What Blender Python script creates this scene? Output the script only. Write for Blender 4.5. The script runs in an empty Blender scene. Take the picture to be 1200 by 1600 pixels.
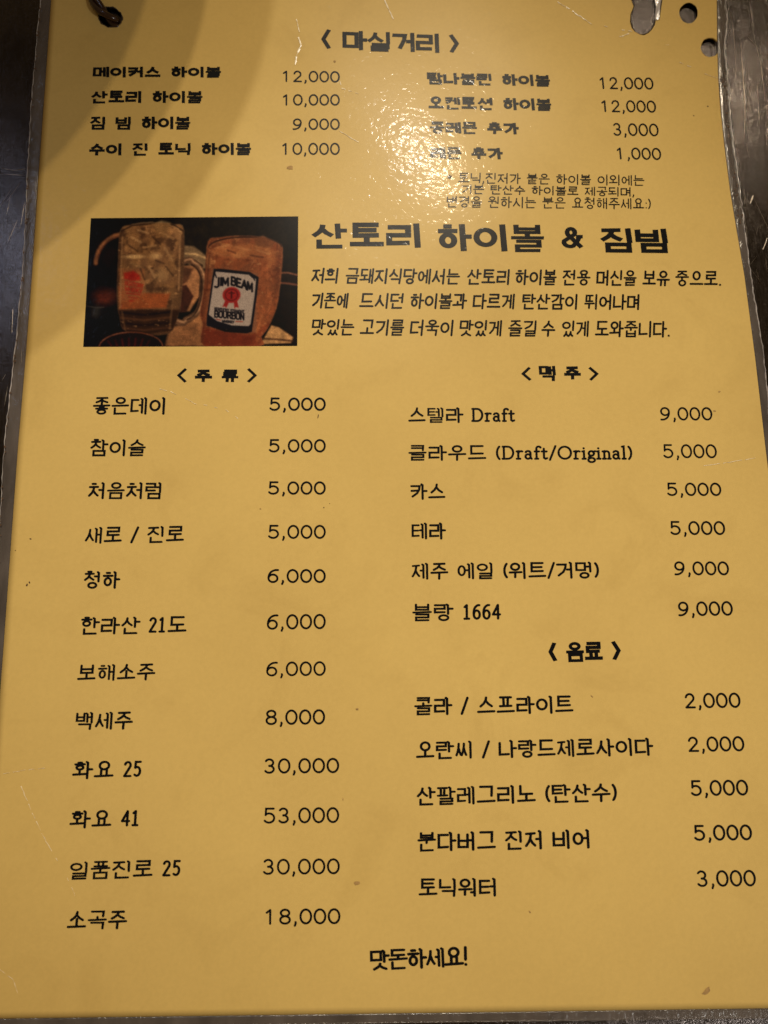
import bpy, bmesh, math, random
import numpy as np
from mathutils import Vector, Matrix

random.seed(7)
S = bpy.context.scene
C = S.collection

# ------------------------------------------------------------------ camera
cd = bpy.data.cameras.new('camera')
cam = bpy.data.objects.new('camera', cd)
C.objects.link(cam)
CAM_LOC = Vector((0.08857865, 0.08422533, 0.20723707))
CAM_ROT = (0.19725214, -0.04964216, -0.02150232)
cam.location = CAM_LOC
cam.rotation_euler = CAM_ROT
cd.sensor_fit = 'HORIZONTAL'
cd.sensor_width = 36
cd.lens = 36
cd.clip_start = 0.01
cd.clip_end = 50
cd.dof.use_dof = True
cd.dof.focus_distance = 0.212
cd.dof.aperture_fstop = 22
S.camera = cam

# ------------------------------------------------------------------ world, lamps, exposure
world = bpy.data.worlds.new("World")
S.world = world
world.use_nodes = True
bg = world.node_tree.nodes['Background']
bg.inputs[0].default_value = (0.118, 0.075, 0.030, 1)
bg.inputs[1].default_value = 1.0
S.view_settings.view_transform = 'Standard'
S.view_settings.look = 'None'
S.view_settings.exposure = 0
S.view_settings.gamma = 1

CM = Matrix.Rotation(CAM_ROT[2], 3, 'Z') @ Matrix.Rotation(CAM_ROT[1], 3, 'Y') @ Matrix.Rotation(CAM_ROT[0], 3, 'X')


def sm(a, b, x):
    t = min(1.0, max(0.0, (x - a) / (b - a)))
    return t * t * (3 - 2 * t)


def height(x, y):
    """how far the bent sheet stands off the table (top right corner curls up)"""
    h = 0.00045
    h += 0.00035 * sm(0.13, 0.23, x) * sm(0.19, 0.31, y)
    h += 0.0005 * sm(0.06, -0.02, x) * sm(0.2, 0.31, y)
    h += 0.00022 * math.sin(x * 47 + 1.3) * math.sin(y * 33 + 0.4) + 0.00012 * math.sin(x * 90 + y * 70)
    h += 0.0007 * sm(0.03, -0.005, x) * sm(0.04, -0.005, y)
    return h


def ray(px, py):
    return (CM @ Vector(((px - 600) / 1200, -(py - 800) / 1200, -1))).normalized()


def on_plane(px, py, z=0.0):
    d = ray(px, py)
    t = (z - CAM_LOC.z) / d.z
    return CAM_LOC + d * t


def on_sheet(px, py, off=0.0):
    z = 0.001
    for _ in range(4):
        p = on_plane(px, py, z)
        z = height(p.x, p.y) + off
    return on_plane(px, py, z)


# three small warm ceiling lamps in a row and an added unseen disc that shades the upper left corner
CEN = Vector((-0.0839, 0.3055, 0.0008))
SLOPE = Vector((0.186, 0.702, 1.0))
BLOCKER_H, BLOCKER_R = 0.65, 0.1050


def lamp(name, kind, loc, power, color, size):
    l = bpy.data.lights.new(name, kind)
    l.energy = power
    l.color = color
    if kind == 'AREA':
        l.shape = 'DISK'
        l.size = size
    else:
        l.shadow_soft_size = size
    o = bpy.data.objects.new(name, l)
    C.objects.link(o)
    o.location = loc
    return o


HUB = CEN + SLOPE * BLOCKER_H
for H, pw, lc, sz, S0, cone in ((1.712, 54.0, (1.0, 0.95, 0.86), 0.0030, (-0.0992, 0.3109), 10.8), (3.13, 156.0, (1.0, 0.84, 0.62), 0.0048, (-0.0839, 0.3055), 8.0),
                                (3.28, 134.0, (1.0, 0.80, 0.50), 0.0055, (-0.0995, 0.3139), 8.0)):
    S0 = Vector((*S0, 0.0008))
    o = lamp('ceiling_spotlight', 'SPOT', S0 + (HUB - S0) * (H / BLOCKER_H), pw, lc, sz)
    o.data.spot_size = math.radians(cone)
    o.data.spot_blend = 1.0
    o.rotation_euler = (Vector((0.100, 0.120, 0.0)) - o.location).to_track_quat('-Z', 'Y').to_euler()

o = lamp('fill_spot', 'SPOT', (1.5, -0.9, 1.3), 60.0, (1.0, 0.97, 0.90), 0.06)  # added fill light that brightens the middle of the sheet
o.data.spot_size = math.radians(10.2)
o.data.spot_blend = 1.0
o.rotation_euler = (Vector((0.118, 0.125, 0.0)) - o.location).to_track_quat('-Z', 'Y').to_euler()


def aim(o, target):
    o.rotation_euler = (Vector(target) - o.location).to_track_quat('-Z', 'Y').to_euler()


def mirror_dir(px, py):
    d = ray(px, py)
    return Vector((d.x, d.y, -d.z))


P = on_plane(20, 400)
o = lamp('window_panel_lamp', 'AREA', P + mirror_dir(20, 400) * 1.6, 0.9, (0.60, 0.72, 1.0), 0.22)
aim(o, P)


# ------------------------------------------------------------------ helpers
def lin(c):
    c = np.asarray(c, float) / 255.0
    return np.where(c <= 0.04045, c / 12.92, ((c + 0.055) / 1.055) ** 2.4)


def new_mat(name):
    m = bpy.data.materials.new(name)
    m.use_nodes = True
    return m, m.node_tree, m.node_tree.nodes['Principled BSDF']


def noise(nt, scale, detail=3, rough=0.5, vec=None, dist=0.0):
    n = nt.nodes.new('ShaderNodeTexNoise')
    n.inputs['Scale'].default_value = scale
    n.inputs['Detail'].default_value = detail
    n.inputs['Roughness'].default_value = rough
    n.inputs['Distortion'].default_value = dist
    if vec is not None:
        nt.links.new(vec, n.inputs['Vector'])
    return n


def objcoord(nt, scale=(1, 1, 1), rot=(0, 0, 0)):
    g = nt.nodes.new('ShaderNodeNewGeometry')
    mp = nt.nodes.new('ShaderNodeMapping')
    mp.inputs['Scale'].default_value = scale
    mp.inputs['Rotation'].default_value = rot
    nt.links.new(g.outputs['Position'], mp.inputs['Vector'])
    return mp.outputs[0]


def ramp(nt, src, stops):
    r = nt.nodes.new('ShaderNodeValToRGB')
    el = r.color_ramp.elements
    while len(el) < len(stops):
        el.new(0.5)
    for e, (p, c) in zip(el, stops):
        e.position = p
        e.color = (*c, 1) if len(c) == 3 else c
    nt.links.new(src, r.inputs[0])
    return r


def math_node(nt, op, a, b):
    n = nt.nodes.new('ShaderNodeMath')
    n.operation = op
    for i, v in enumerate((a, b)):
        if isinstance(v, (int, float)):
            n.inputs[i].default_value = v
        else:
            nt.links.new(v, n.inputs[i])
    return n.outputs[0]


def film_coat(nt, b):
    """the clear laminate skin: wrinkled gloss shared by paper, ink and picture"""
    v = objcoord(nt)
    big = noise(nt, 130, 2, 0.5, v, 0.6)
    mid = noise(nt, 600, 1.5, 0.5, v, 0.5)
    fine = noise(nt, 2600, 2, 0.6, v)
    n0 = nt.nodes.new('ShaderNodeBump')
    n0.inputs['Strength'].default_value = 1.0
    n0.inputs['Distance'].default_value = 0.00013
    nt.links.new(big.outputs[0], n0.inputs['Height'])
    n1 = nt.nodes.new('ShaderNodeBump')
    n1.inputs['Strength'].default_value = 1.0
    n1.inputs['Distance'].default_value = 0.000068
    nt.links.new(mid.outputs[0], n1.inputs['Height'])
    nt.links.new(n0.outputs[0], n1.inputs['Normal'])
    n2 = nt.nodes.new('ShaderNodeBump')
    n2.inputs['Strength'].default_value = 1.0
    n2.inputs['Distance'].default_value = 0.0000035
    nt.links.new(fine.outputs[0], n2.inputs['Height'])
    nt.links.new(n1.outputs[0], n2.inputs['Normal'])
    b.inputs['Coat Weight'].default_value = 0.125
    b.inputs['Coat Roughness'].default_value = 0.08
    b.inputs['Coat IOR'].default_value = 1.25
    b.inputs['Specular IOR Level'].default_value = 0.06
    b.inputs['Roughness'].default_value = 0.28
    nt.links.new(n2.outputs[0], b.inputs['Coat Normal'])


# ------------------------------------------------------------------ materials
m_paper, nt, b = new_mat('yellow_paper')
v = objcoord(nt)
r1 = ramp(nt, noise(nt, 18, 4, 0.6, v).outputs[0], [(0.3, (0.675, 0.466, 0.150)), (0.7, (0.73, 0.510, 0.166))])
r2 = ramp(nt, noise(nt, 900, 3, 0.7, v).outputs[0], [(0.25, (0.93, 0.93, 0.92)), (0.75, (1, 1, 1))])
mx = nt.nodes.new('ShaderNodeMix')
mx.data_type = 'RGBA'
mx.blend_type = 'MULTIPLY'
mx.inputs[0].default_value = 1
nt.links.new(r1.outputs[0], mx.inputs[6])
nt.links.new(r2.outputs[0], mx.inputs[7])
r3 = ramp(nt, noise(nt, 34, 5, 0.62, v, 1.2).outputs[0], [(0.30, (0.90, 0.885, 0.86)), (0.46, (1, 1, 1)), (0.62, (1, 1, 1)), (0.80, (1.0, 0.985, 0.94))])
my = nt.nodes.new('ShaderNodeMix')
my.data_type = 'RGBA'
my.blend_type = 'MULTIPLY'
my.inputs[0].default_value = 0.6
nt.links.new(mx.outputs[2], my.inputs[6])
nt.links.new(r3.outputs[0], my.inputs[7])
nt.links.new(my.outputs[2], b.inputs['Base Color'])
film_coat(nt, b)

m_ink, nt, b = new_mat('black_ink')
b.inputs['Base Color'].default_value = (0.006, 0.006, 0.007, 1)
film_coat(nt, b)

m_photo, nt, b = new_mat('printed_photo')
at = nt.nodes.new('ShaderNodeVertexColor')
at.layer_name = 'print'
nt.links.new(at.outputs[0], b.inputs['Base Color'])
film_coat(nt, b)


def clear_film(name, mixf, tint, rough):
    m, nt, b = new_mat(name)
    b.inputs['Base Color'].default_value = (*tint, 1)
    b.inputs['Roughness'].default_value = rough
    b.inputs['Specular IOR Level'].default_value = 1.0
    v = objcoord(nt, (1, 0.35, 1))
    n = noise(nt, 900, 3, 0.6, v, 0.5)
    bp = nt.nodes.new('ShaderNodeBump')
    bp.inputs['Distance'].default_value = 0.0002
    nt.links.new(n.outputs[0], bp.inputs['Height'])
    nt.links.new(bp.outputs[0], b.inputs['Normal'])
    tr = nt.nodes.new('ShaderNodeBsdfTransparent')
    tr.inputs[0].default_value = (0.93, 0.92, 0.9, 1)
    ms = nt.nodes.new('ShaderNodeMixShader')
    blot = ramp(nt, noise(nt, 120, 3, 0.6, v).outputs[0], [(0.35, (mixf * 0.6,) * 3), (0.75, (mixf * 1.5,) * 3)])
    nt.links.new(blot.outputs[0], ms.inputs[0])
    nt.links.new(tr.outputs[0], ms.inputs[1])
    nt.links.new(b.outputs[0], ms.inputs[2])
    nt.links.new(ms.outputs[0], nt.nodes['Material Output'].inputs[0])
    return m


m_film = clear_film('clear_film', 0.34, (0.22, 0.185, 0.165), 0.16)
m_rim = clear_film('film_edge', 0.85, (0.55, 0.50, 0.48), 0.2)


def plain(name, col, rough=0.6, metal=0.0):
    m, nt, b = new_mat(name)
    v = objcoord(nt)
    c = np.array(col)
    r = ramp(nt, noise(nt, 700, 3, 0.6, v).outputs[0], [(0.3, tuple(c * 0.75)), (0.7, tuple(c * 1.15))])
    nt.links.new(r.outputs[0], b.inputs['Base Color'])
    b.inputs['Roughness'].default_value = rough
    b.inputs['Metallic'].default_value = metal
    return m


m_scratch = plain('scuffed_film', (0.90, 0.76, 0.50), 0.3)
m_speck = plain('brown_grime', (0.10, 0.045, 0.015), 0.7)
m_stain = plain('faint_stain', (0.42, 0.25, 0.08), 0.7)
m_burn = plain('dark_torn_edge', (0.03, 0.016, 0.008), 0.7)
m_cord = plain('brown_cord', (0.035, 0.014, 0.008), 0.22)
m_blocker = plain('dark_blocker_metal', (0.10, 0.09, 0.08), 0.45, 0.8)

# brushed, scratched steel
m_steel, nt, b = new_mat('scratched_steel')
vb = objcoord(nt, (60, 2.5, 1), (0, 0, 0.06))
vs = objcoord(nt, (1, 1, 1))
brush = noise(nt, 60, 4, 0.7, vb)
grain = noise(nt, 1500, 3, 0.7, vs)
cloud = noise(nt, 22, 4, 0.6, vs, 1.0)
col = ramp(nt, cloud.outputs[0], [(0.30, (0.06, 0.052, 0.050)), (0.72, (0.145, 0.128, 0.124))])
gr = ramp(nt, grain.outputs[0], [(0.3, (0.55, 0.54, 0.53)), (0.7, (1, 1, 1))])
mx = nt.nodes.new('ShaderNodeMix')
mx.data_type = 'RGBA'
mx.blend_type = 'MULTIPLY'
mx.inputs[0].default_value = 1
nt.links.new(col.outputs[0], mx.inputs[6])
nt.links.new(gr.outputs[0], mx.inputs[7])
nt.links.new(mx.outputs[2], b.inputs['Base Color'])
b.inputs['Metallic'].default_value = 1
rr = ramp(nt, brush.outputs[0], [(0.3, (0.12,) * 3), (0.7, (0.24,) * 3)])
nt.links.new(rr.outputs[0], b.inputs['Roughness'])
b1 = nt.nodes.new('ShaderNodeBump')
b1.inputs['Distance'].default_value = 0.00006
nt.links.new(brush.outputs[0], b1.inputs['Height'])
b2 = nt.nodes.new('ShaderNodeBump')
b2.inputs['Distance'].default_value = 0.00003
nt.links.new(grain.outputs[0], b2.inputs['Height'])
nt.links.new(b1.outputs[0], b2.inputs['Normal'])
nt.links.new(b2.outputs[0], b.inputs['Normal'])

m_steel_scratch = plain('bright_scratch', (0.75, 0.66, 0.58), 0.35, 1.0)


# ------------------------------------------------------------------ object helpers
def mesh_obj(name, verts, faces, mat, parent=None, smooth=False):
    me = bpy.data.meshes.new(name)
    me.from_pydata([tuple(v) for v in verts], [], faces)
    me.materials.append(mat)
    if smooth:
        me.polygons.foreach_set('use_smooth', [True] * len(me.polygons))
    me.update()
    o = bpy.data.objects.new(name, me)
    C.objects.link(o)
    if parent:
        o.parent = parent
    return o


def empty(name, label, cat, loc=(0, 0, 0)):
    o = bpy.data.objects.new(name, None)
    C.objects.link(o)
    o.location = loc
    o.empty_display_size = 0.02
    o['label'] = label
    o['category'] = cat
    return o


# ------------------------------------------------------------------ setting: table
def build_table():
    nx = 60
    vs_, fs = [], []
    for j in range(nx + 1):
        for i in range(nx + 1):
            x = -0.45 + 1.15 * i / nx
            y = -0.40 + 1.15 * j / nx
            vs_.append((x, y, -0.00032))
    for j in range(nx):
        for i in range(nx):
            a = j * (nx + 1) + i
            fs.append((a, a + 1, a + nx + 2, a + nx + 1))
    n = len(vs_)
    x0, x1, y0, y1 = -0.45, 0.70, -0.40, 0.75
    for x, y in ((x0, y0), (x1, y0), (x1, y1), (x0, y1)):
        vs_.append((x, y, -0.00032))
        vs_.append((x, y, -0.03))
    for k in range(4):
        a, b_ = n + 2 * k, n + 2 * ((k + 1) % 4)
        fs.append((a, a + 1, b_ + 1, b_))
    fs.append((n + 1, n + 7, n + 5, n + 3))
    t = mesh_obj('table_top', vs_, fs, m_steel)
    t['kind'] = 'structure'
    return t


table = build_table()

# ------------------------------------------------------------------ menu sheet
menu = empty('menu_sheet', 'laminated yellow drinks menu with black Korean lettering and holes along its top', 'menu')

LEFT = [(86, -70), (80, 0), (71.5, 120), (61.4, 260), (50, 430), (40, 560), (28, 700), (2, 1060), (-20, 1360), (-38.5, 1592), (-45, 1680)]
RIGHT = [(1118, -70), (1120, 0), (1120.5, 60), (1122, 120), (1125.5, 170), (1132, 230), (1141, 300), (1151, 360), (1163, 430),
         (1180, 560), (1196, 700), (1233, 1000), (1269, 1300), (1303.5, 1574), (1315, 1680)]


def edge_at(tbl, y):
    for (xa, ya), (xb, yb) in zip(tbl, tbl[1:]):
        if y <= yb:
            return xa + (xb - xa) * (y - ya) / (yb - ya)
    return tbl[-1][0]


def top_y(u):
    return -36 + 26 * u


def bot_y(u):
    return 1592 - 18 * u


def uv_px(u, v):
    """sheet parameters -> where that point of the sheet is measured in the photograph"""
    y = bot_y(u) + (top_y(u) - bot_y(u)) * v
    return edge_at(LEFT, y) * (1 - u) + edge_at(RIGHT, y) * u, y


def blob(cx, cy, rx, ry, n=26, jit=0.04, seed=1, rot=0.0):
    rnd = random.Random(seed)
    out = []
    for k in range(n):
        a = 2 * math.pi * k / n
        r = 1 + rnd.uniform(-jit, jit)
        x, y = rx * r * math.cos(a), ry * r * math.sin(a)
        out.append((cx + x * math.cos(rot) - y * math.sin(rot), cy + x * math.sin(rot) + y * math.cos(rot)))
    return out


HOLES = [
    blob(172.5, 27, 18.5, 15.5, 30, 0.05, 3, 0.35),
    blob(1076, 20.5, 14.5, 16, 30, 0.03, 4),
    blob(1109.5, 74, 14.5, 15, 30, 0.03, 5),
    [(984, -60), (987, 0), (991, 10), (986, 22), (985.5, 34), (988, 43), (992, 49), (999, 53), (1006, 54), (1013, 51), (1018, 46),
     (1022, 38), (1024, 31), (1030, 29), (1031, 20), (1034, 0), (1036, -60)],
]


def seg_near(p, poly):
    best = (1e9, p)
    for k in range(len(poly)):
        ax, ay = poly[k - 1]
        bx, by = poly[k]
        dx, dy = bx - ax, by - ay
        t = max(0, min(1, ((p[0] - ax) * dx + (p[1] - ay) * dy) / (dx * dx + dy * dy)))
        q = (ax + dx * t, ay + dy * t)
        d = math.hypot(q[0] - p[0], q[1] - p[1])
        if d < best[0]:
            best = (d, q)
    return best


def inside(p, poly):
    c = False
    j = len(poly) - 1
    for i in range(len(poly)):
        xi, yi = poly[i]
        xj, yj = poly[j]
        if (yi > p[1]) != (yj > p[1]) and p[0] < (xj - xi) * (p[1] - yi) / (yj - yi) + xi:
            c = not c
        j = i
    return c


def grid_lines(fine, a, b, d_coarse, d_fine):
    out = [a]
    x = a
    while x < b:
        d = d_fine if any(l - d_coarse <= x <= h for l, h in fine) else d_coarse
        x = min(b, x + d)
        out.append(x)
    if out[-1] - out[-2] < d_fine * 0.3:
        out.pop(-2)
    return out


us = grid_lines([((150 - 80) / 1040, (196 - 80) / 1040), ((980 - 80) / 1040, 1.0)], 0, 1, 0.009, 0.0018)
vs = grid_lines([(0.93, 1.0)], 0, 1, 0.007, 0.0013)
THK = 0.00035


def build_paper():
    NU, NV = len(us), len(vs)
    px = [[uv_px(u, v) for u in us] for v in vs]
    tag_ = [[0] * NU for _ in vs]
    for j in range(NV):
        for i in range(NU):
            x, y = px[j][i]
            if y < 110 and (x < 220 or x > 960):
                for h in HOLES:
                    if inside((x, y), h):
                        tag_[j][i] = 1 + HOLES.index(h)
    snapped = {}
    verts, vid = [], {}
    faces = []

    def V(i, j):
        if (i, j) in vid:
            return vid[(i, j)]
        p = px[j][i]
        if tag_[j][i]:
            p = seg_near(p, HOLES[tag_[j][i] - 1])[1]
        w = on_sheet(*p)
        vid[(i, j)] = len(verts)
        verts.append(w)
        return vid[(i, j)]
    for j in range(NV - 1):
        for i in range(NU - 1):
            q = [(i, j), (i + 1, j), (i + 1, j + 1), (i, j + 1)]
            if all(tag_[b_][a] for a, b_ in q):
                continue
            faces.append(tuple(V(a, b_) for a, b_ in q))
    # close to a thin solid
    n = len(verts)
    bottom = [Vector((v.x, v.y, v.z - THK)) for v in verts]
    edge_count = {}
    for f in faces:
        for k in range(4):
            e = (f[k], f[(k + 1) % 4])
            edge_count[e] = 1
    side = [(a + n, b_ + n, b_, a) for (a, b_) in edge_count if (b_, a) not in edge_count]
    allf = faces + [tuple(reversed([k + n for k in f])) for f in faces] + side
    o = mesh_obj('paper', verts + bottom, allf, m_paper, menu)
    me = o.data
    me.materials.append(m_burn)
    for k, p in enumerate(me.polygons):
        p.use_smooth = k < 2 * len(faces)
        if k >= 2 * len(faces):
            c = sum((me.vertices[i].co for i in p.vertices), Vector()) / 4
            if c.y > 0.27 and 0.005 < c.x < 0.205:
                p.material_index = 1
    return o


build_paper()

# clear laminate margins that reach past the paper
rndf = random.Random(11)


def film_strip(inner, outer_off, y0, y1, step, zoff, seed, bulge):
    """strip of film between the paper edge and its own uneven outer edge"""
    rnd = random.Random(seed)
    rows = []
    y = y0
    while y <= y1:
        xi = edge_at(inner, y)
        xo = xi + outer_off(y) + rnd.uniform(-0.9, 0.9)
        row = []
        N = 6
        for k in range(N + 1):
            t = k / N
            x = xi + (xo - xi) * t
            wob = bulge * math.sin(math.pi * t) * (0.6 + 0.8 * rnd.random())
            p = on_sheet(x, y, zoff + wob)
            dz = 0.00025 * t * t
            row.append(Vector((p.x, p.y, max(0.0, p.z - dz))))
        rows.append(row)
        y += step
    return rows


def strip_obj(name, rows, mat, parent, thick=0.00012):
    N = len(rows[0])
    verts, faces = [], []
    for r in rows:
        verts += r
    n = len(verts)
    verts += [Vector((v.x, v.y, v.z - thick)) for v in verts]
    R_ = len(rows)
    for j in range(R_ - 1):
        for k in range(N - 1):
            a = j * N + k
            faces.append((a, a + 1, a + N + 1, a + N))
            faces.append((a + n, a + N + n, a + N + 1 + n, a + 1 + n))
    for j in range(R_ - 1):
        a = j * N
        faces.append((a, a + N, a + N + n, a + n))
        a = j * N + N - 1
        faces.append((a, a + n, a + N + n, a + N))
    return mesh_obj(name, verts, faces, mat, parent, True)


def left_off(y):
    return -(19 + 2.5 * math.sin(y / 90.0)) * (0.9 + 0.25 * y / 1600)


def right_off(y):
    if y < 150:
        return 14 + 2 * math.sin(y / 17)
    return 16 - 3.5 * sm(150, 420, y) + 1.5 * math.sin(y / 40)


Lr = film_strip(LEFT, left_off, -30, 1600, 8, -0.00012, 21, 0.00006)
Rr = film_strip(RIGHT, right_off, -18, 1590, 6, -0.00012, 22, 0.00016)
f1 = strip_obj('laminate_margin', Lr, m_film, menu)
f2 = strip_obj('laminate_margin', Rr, m_film, menu)
rows = []
for k in range(120):
    u = k / 119
    row = []
    for t in range(5):
        x = edge_at(LEFT, 1592) + (edge_at(RIGHT, 1574) - edge_at(LEFT, 1592)) * u
        row.append(on_sheet(x, bot_y(u) + 16 * t / 4, -0.00012))
    rows.append(row)
strip_obj('laminate_margin', [list(reversed(r)) for r in rows], m_film, menu)


def tube(pts, rad, nseg=6, jit=0.0, rnd=None):
    verts, faces = [], []
    for i, p in enumerate(pts):
        a = pts[max(0, i - 1)]
        c = pts[min(len(pts) - 1, i + 1)]
        t = (c - a).normalized()
        s = t.cross(Vector((0, 0, 1)))
        s = s.normalized() if s.length > 1e-6 else Vector((1, 0, 0))
        n = s.cross(t).normalized()
        r = rad(i) if callable(rad) else rad
        for k in range(nseg):
            an = 2 * math.pi * k / nseg
            verts.append(p + s * math.cos(an) * r + n * math.sin(an) * r)
    for i in range(len(pts) - 1):
        for k in range(nseg):
            a, b_ = i * nseg + k, i * nseg + (k + 1) % nseg
            faces.append((a, b_, b_ + nseg, a + nseg))
    faces.append(tuple(range(nseg))[::-1])
    faces.append(tuple((len(pts) - 1) * nseg + k for k in range(nseg)))
    return verts, faces


def rim(rows, idx, parent, r0, seed):
    rnd = random.Random(seed)
    pts = [r[idx] + Vector((0, 0, 0.00003)) for r in rows]
    rad = [r0 * rnd.uniform(0.35, 1.3) for _ in pts]
    v_, f_ = tube(pts, lambda i: rad[i], 5)
    return mesh_obj('laminate_rim', v_, f_, m_rim, parent, True)


rim(Lr, -1, f1, 0.00013, 5)
rim(Rr, -1, f2, 0.00022, 6)


# ------------------------------------------------------------------ Hangul and Latin stroke writing
def ell(x0, y0, x1, y1, n=22):
    cx, cy, rx, ry = (x0 + x1) / 2, (y0 + y1) / 2, (x1 - x0) / 2, (y1 - y0) / 2
    return ([(cx + rx * math.sin(2 * math.pi * k / n), cy - ry * math.cos(2 * math.pi * k / n)) for k in range(n)], True)


def arc(cx, cy, rx, ry, a0, a1, n=12):
    return [(cx + rx * math.cos(math.radians(a0 + (a1 - a0) * k / n)), cy + ry * math.sin(math.radians(a0 + (a1 - a0) * k / n))) for k in range(n + 1)]


def L(*p):
    return (list(p), False)


LEADS = 'ㄱㄲㄴㄷㄸㄹㅁㅂㅃㅅㅆㅇㅈㅉㅊㅋㅌㅍㅎ'
TAILS = ' ㄱㄲㄳㄴㄵㄶㄷㄹㄺㄻㄼㄽㄾㄿㅀㅁㅂㅄㅅㅆㅇㅈㅊㅋㅌㅍㅎ'


def cons(c, slant=False, block=False):
    if c in 'ㄲㄸㅃㅆㅉ':
        base = {'ㄲ': 'ㄱ', 'ㄸ': 'ㄷ', 'ㅃ': 'ㅂ', 'ㅆ': 'ㅅ', 'ㅉ': 'ㅈ'}[c]
        g = cons(base, slant)
        out = []
        for off in (0.0, 0.54):
            for p, cl in g:
                out.append(([(x * 0.46 + off, y) for x, y in p], cl))
        return out
    if c == 'ㄱ':
        if block:
            return [L((0, 0), (1, 0), (0.9, 0.4), (0.55, 1))]
        return [L((0, 0), (1, 0), (0.93, 0.35), (0.7, 0.68), (0.15, 1))] if slant else [L((0, 0), (1, 0), (0.97, 1))]
    if c == 'ㅋ':
        return [L((0, 0), (1, 0), (0.93, 0.35), (0.7, 0.68), (0.15, 1)), L((0.03, 0.46), (0.9, 0.42))] if slant else \
            [L((0, 0), (1, 0), (0.97, 1)), L((0, 0.5), (0.97, 0.5))]
    if c == 'ㄴ':
        return [L((0, 0), (0, 1), (1, 0.97))]
    if c == 'ㄷ':
        return [L((1, 0), (0, 0), (0, 1), (1, 0.97))]
    if c == 'ㅌ':
        return [L((1, 0), (0, 0), (0, 1), (1, 0.97)), L((0, 0.5), (0.9, 0.49))]
    if c == 'ㄹ':
        return [L((0, 0), (1, 0), (1, 0.5), (0, 0.5), (0, 1), (1, 0.98))]
    if c == 'ㅁ':
        return [([(0, 0), (1, 0), (1, 1), (0, 1)], True)]
    if c == 'ㅂ':
        return [L((0, 0), (0, 1), (1, 1), (1, 0)), L((0, 0.5), (1, 0.5))]
    if c == 'ㅅ':
        return [L((0.5, 0), (0.46, 0.3), (0.3, 0.65), (0, 1)), L((0.48, 0.38), (0.7, 0.72), (1, 0.98))]
    if c == 'ㅇ':
        return [ell(0.02, 0, 0.98, 1)]
    if c == 'ㅈ':
        return [L((0.03, 0.04), (0.97, 0)), L((0.56, 0.04), (0.46, 0.42), (0.3, 0.7), (0, 1)), L((0.46, 0.45), (0.7, 0.76), (1, 0.98))]
    if c == 'ㅊ':
        return [L((0.32, 0.0), (0.68, 0.0)), L((0.03, 0.27), (0.97, 0.25)), L((0.53, 0.27), (0.45, 0.55), (0.3, 0.77), (0, 1)),
                L((0.46, 0.56), (0.7, 0.8), (1, 0.98))]
    if c == 'ㅍ':
        return [L((0.02, 0), (0.98, 0)), L((0.3, 0), (0.33, 1)), L((0.7, 0), (0.67, 1)), L((0, 1), (1, 0.97))]
    if c == 'ㅎ':
        return [L((0.32, 0), (0.68, 0)), L((0, 0.24), (1, 0.23)), ell(0.14, 0.42, 0.86, 1)]
    return []


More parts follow.
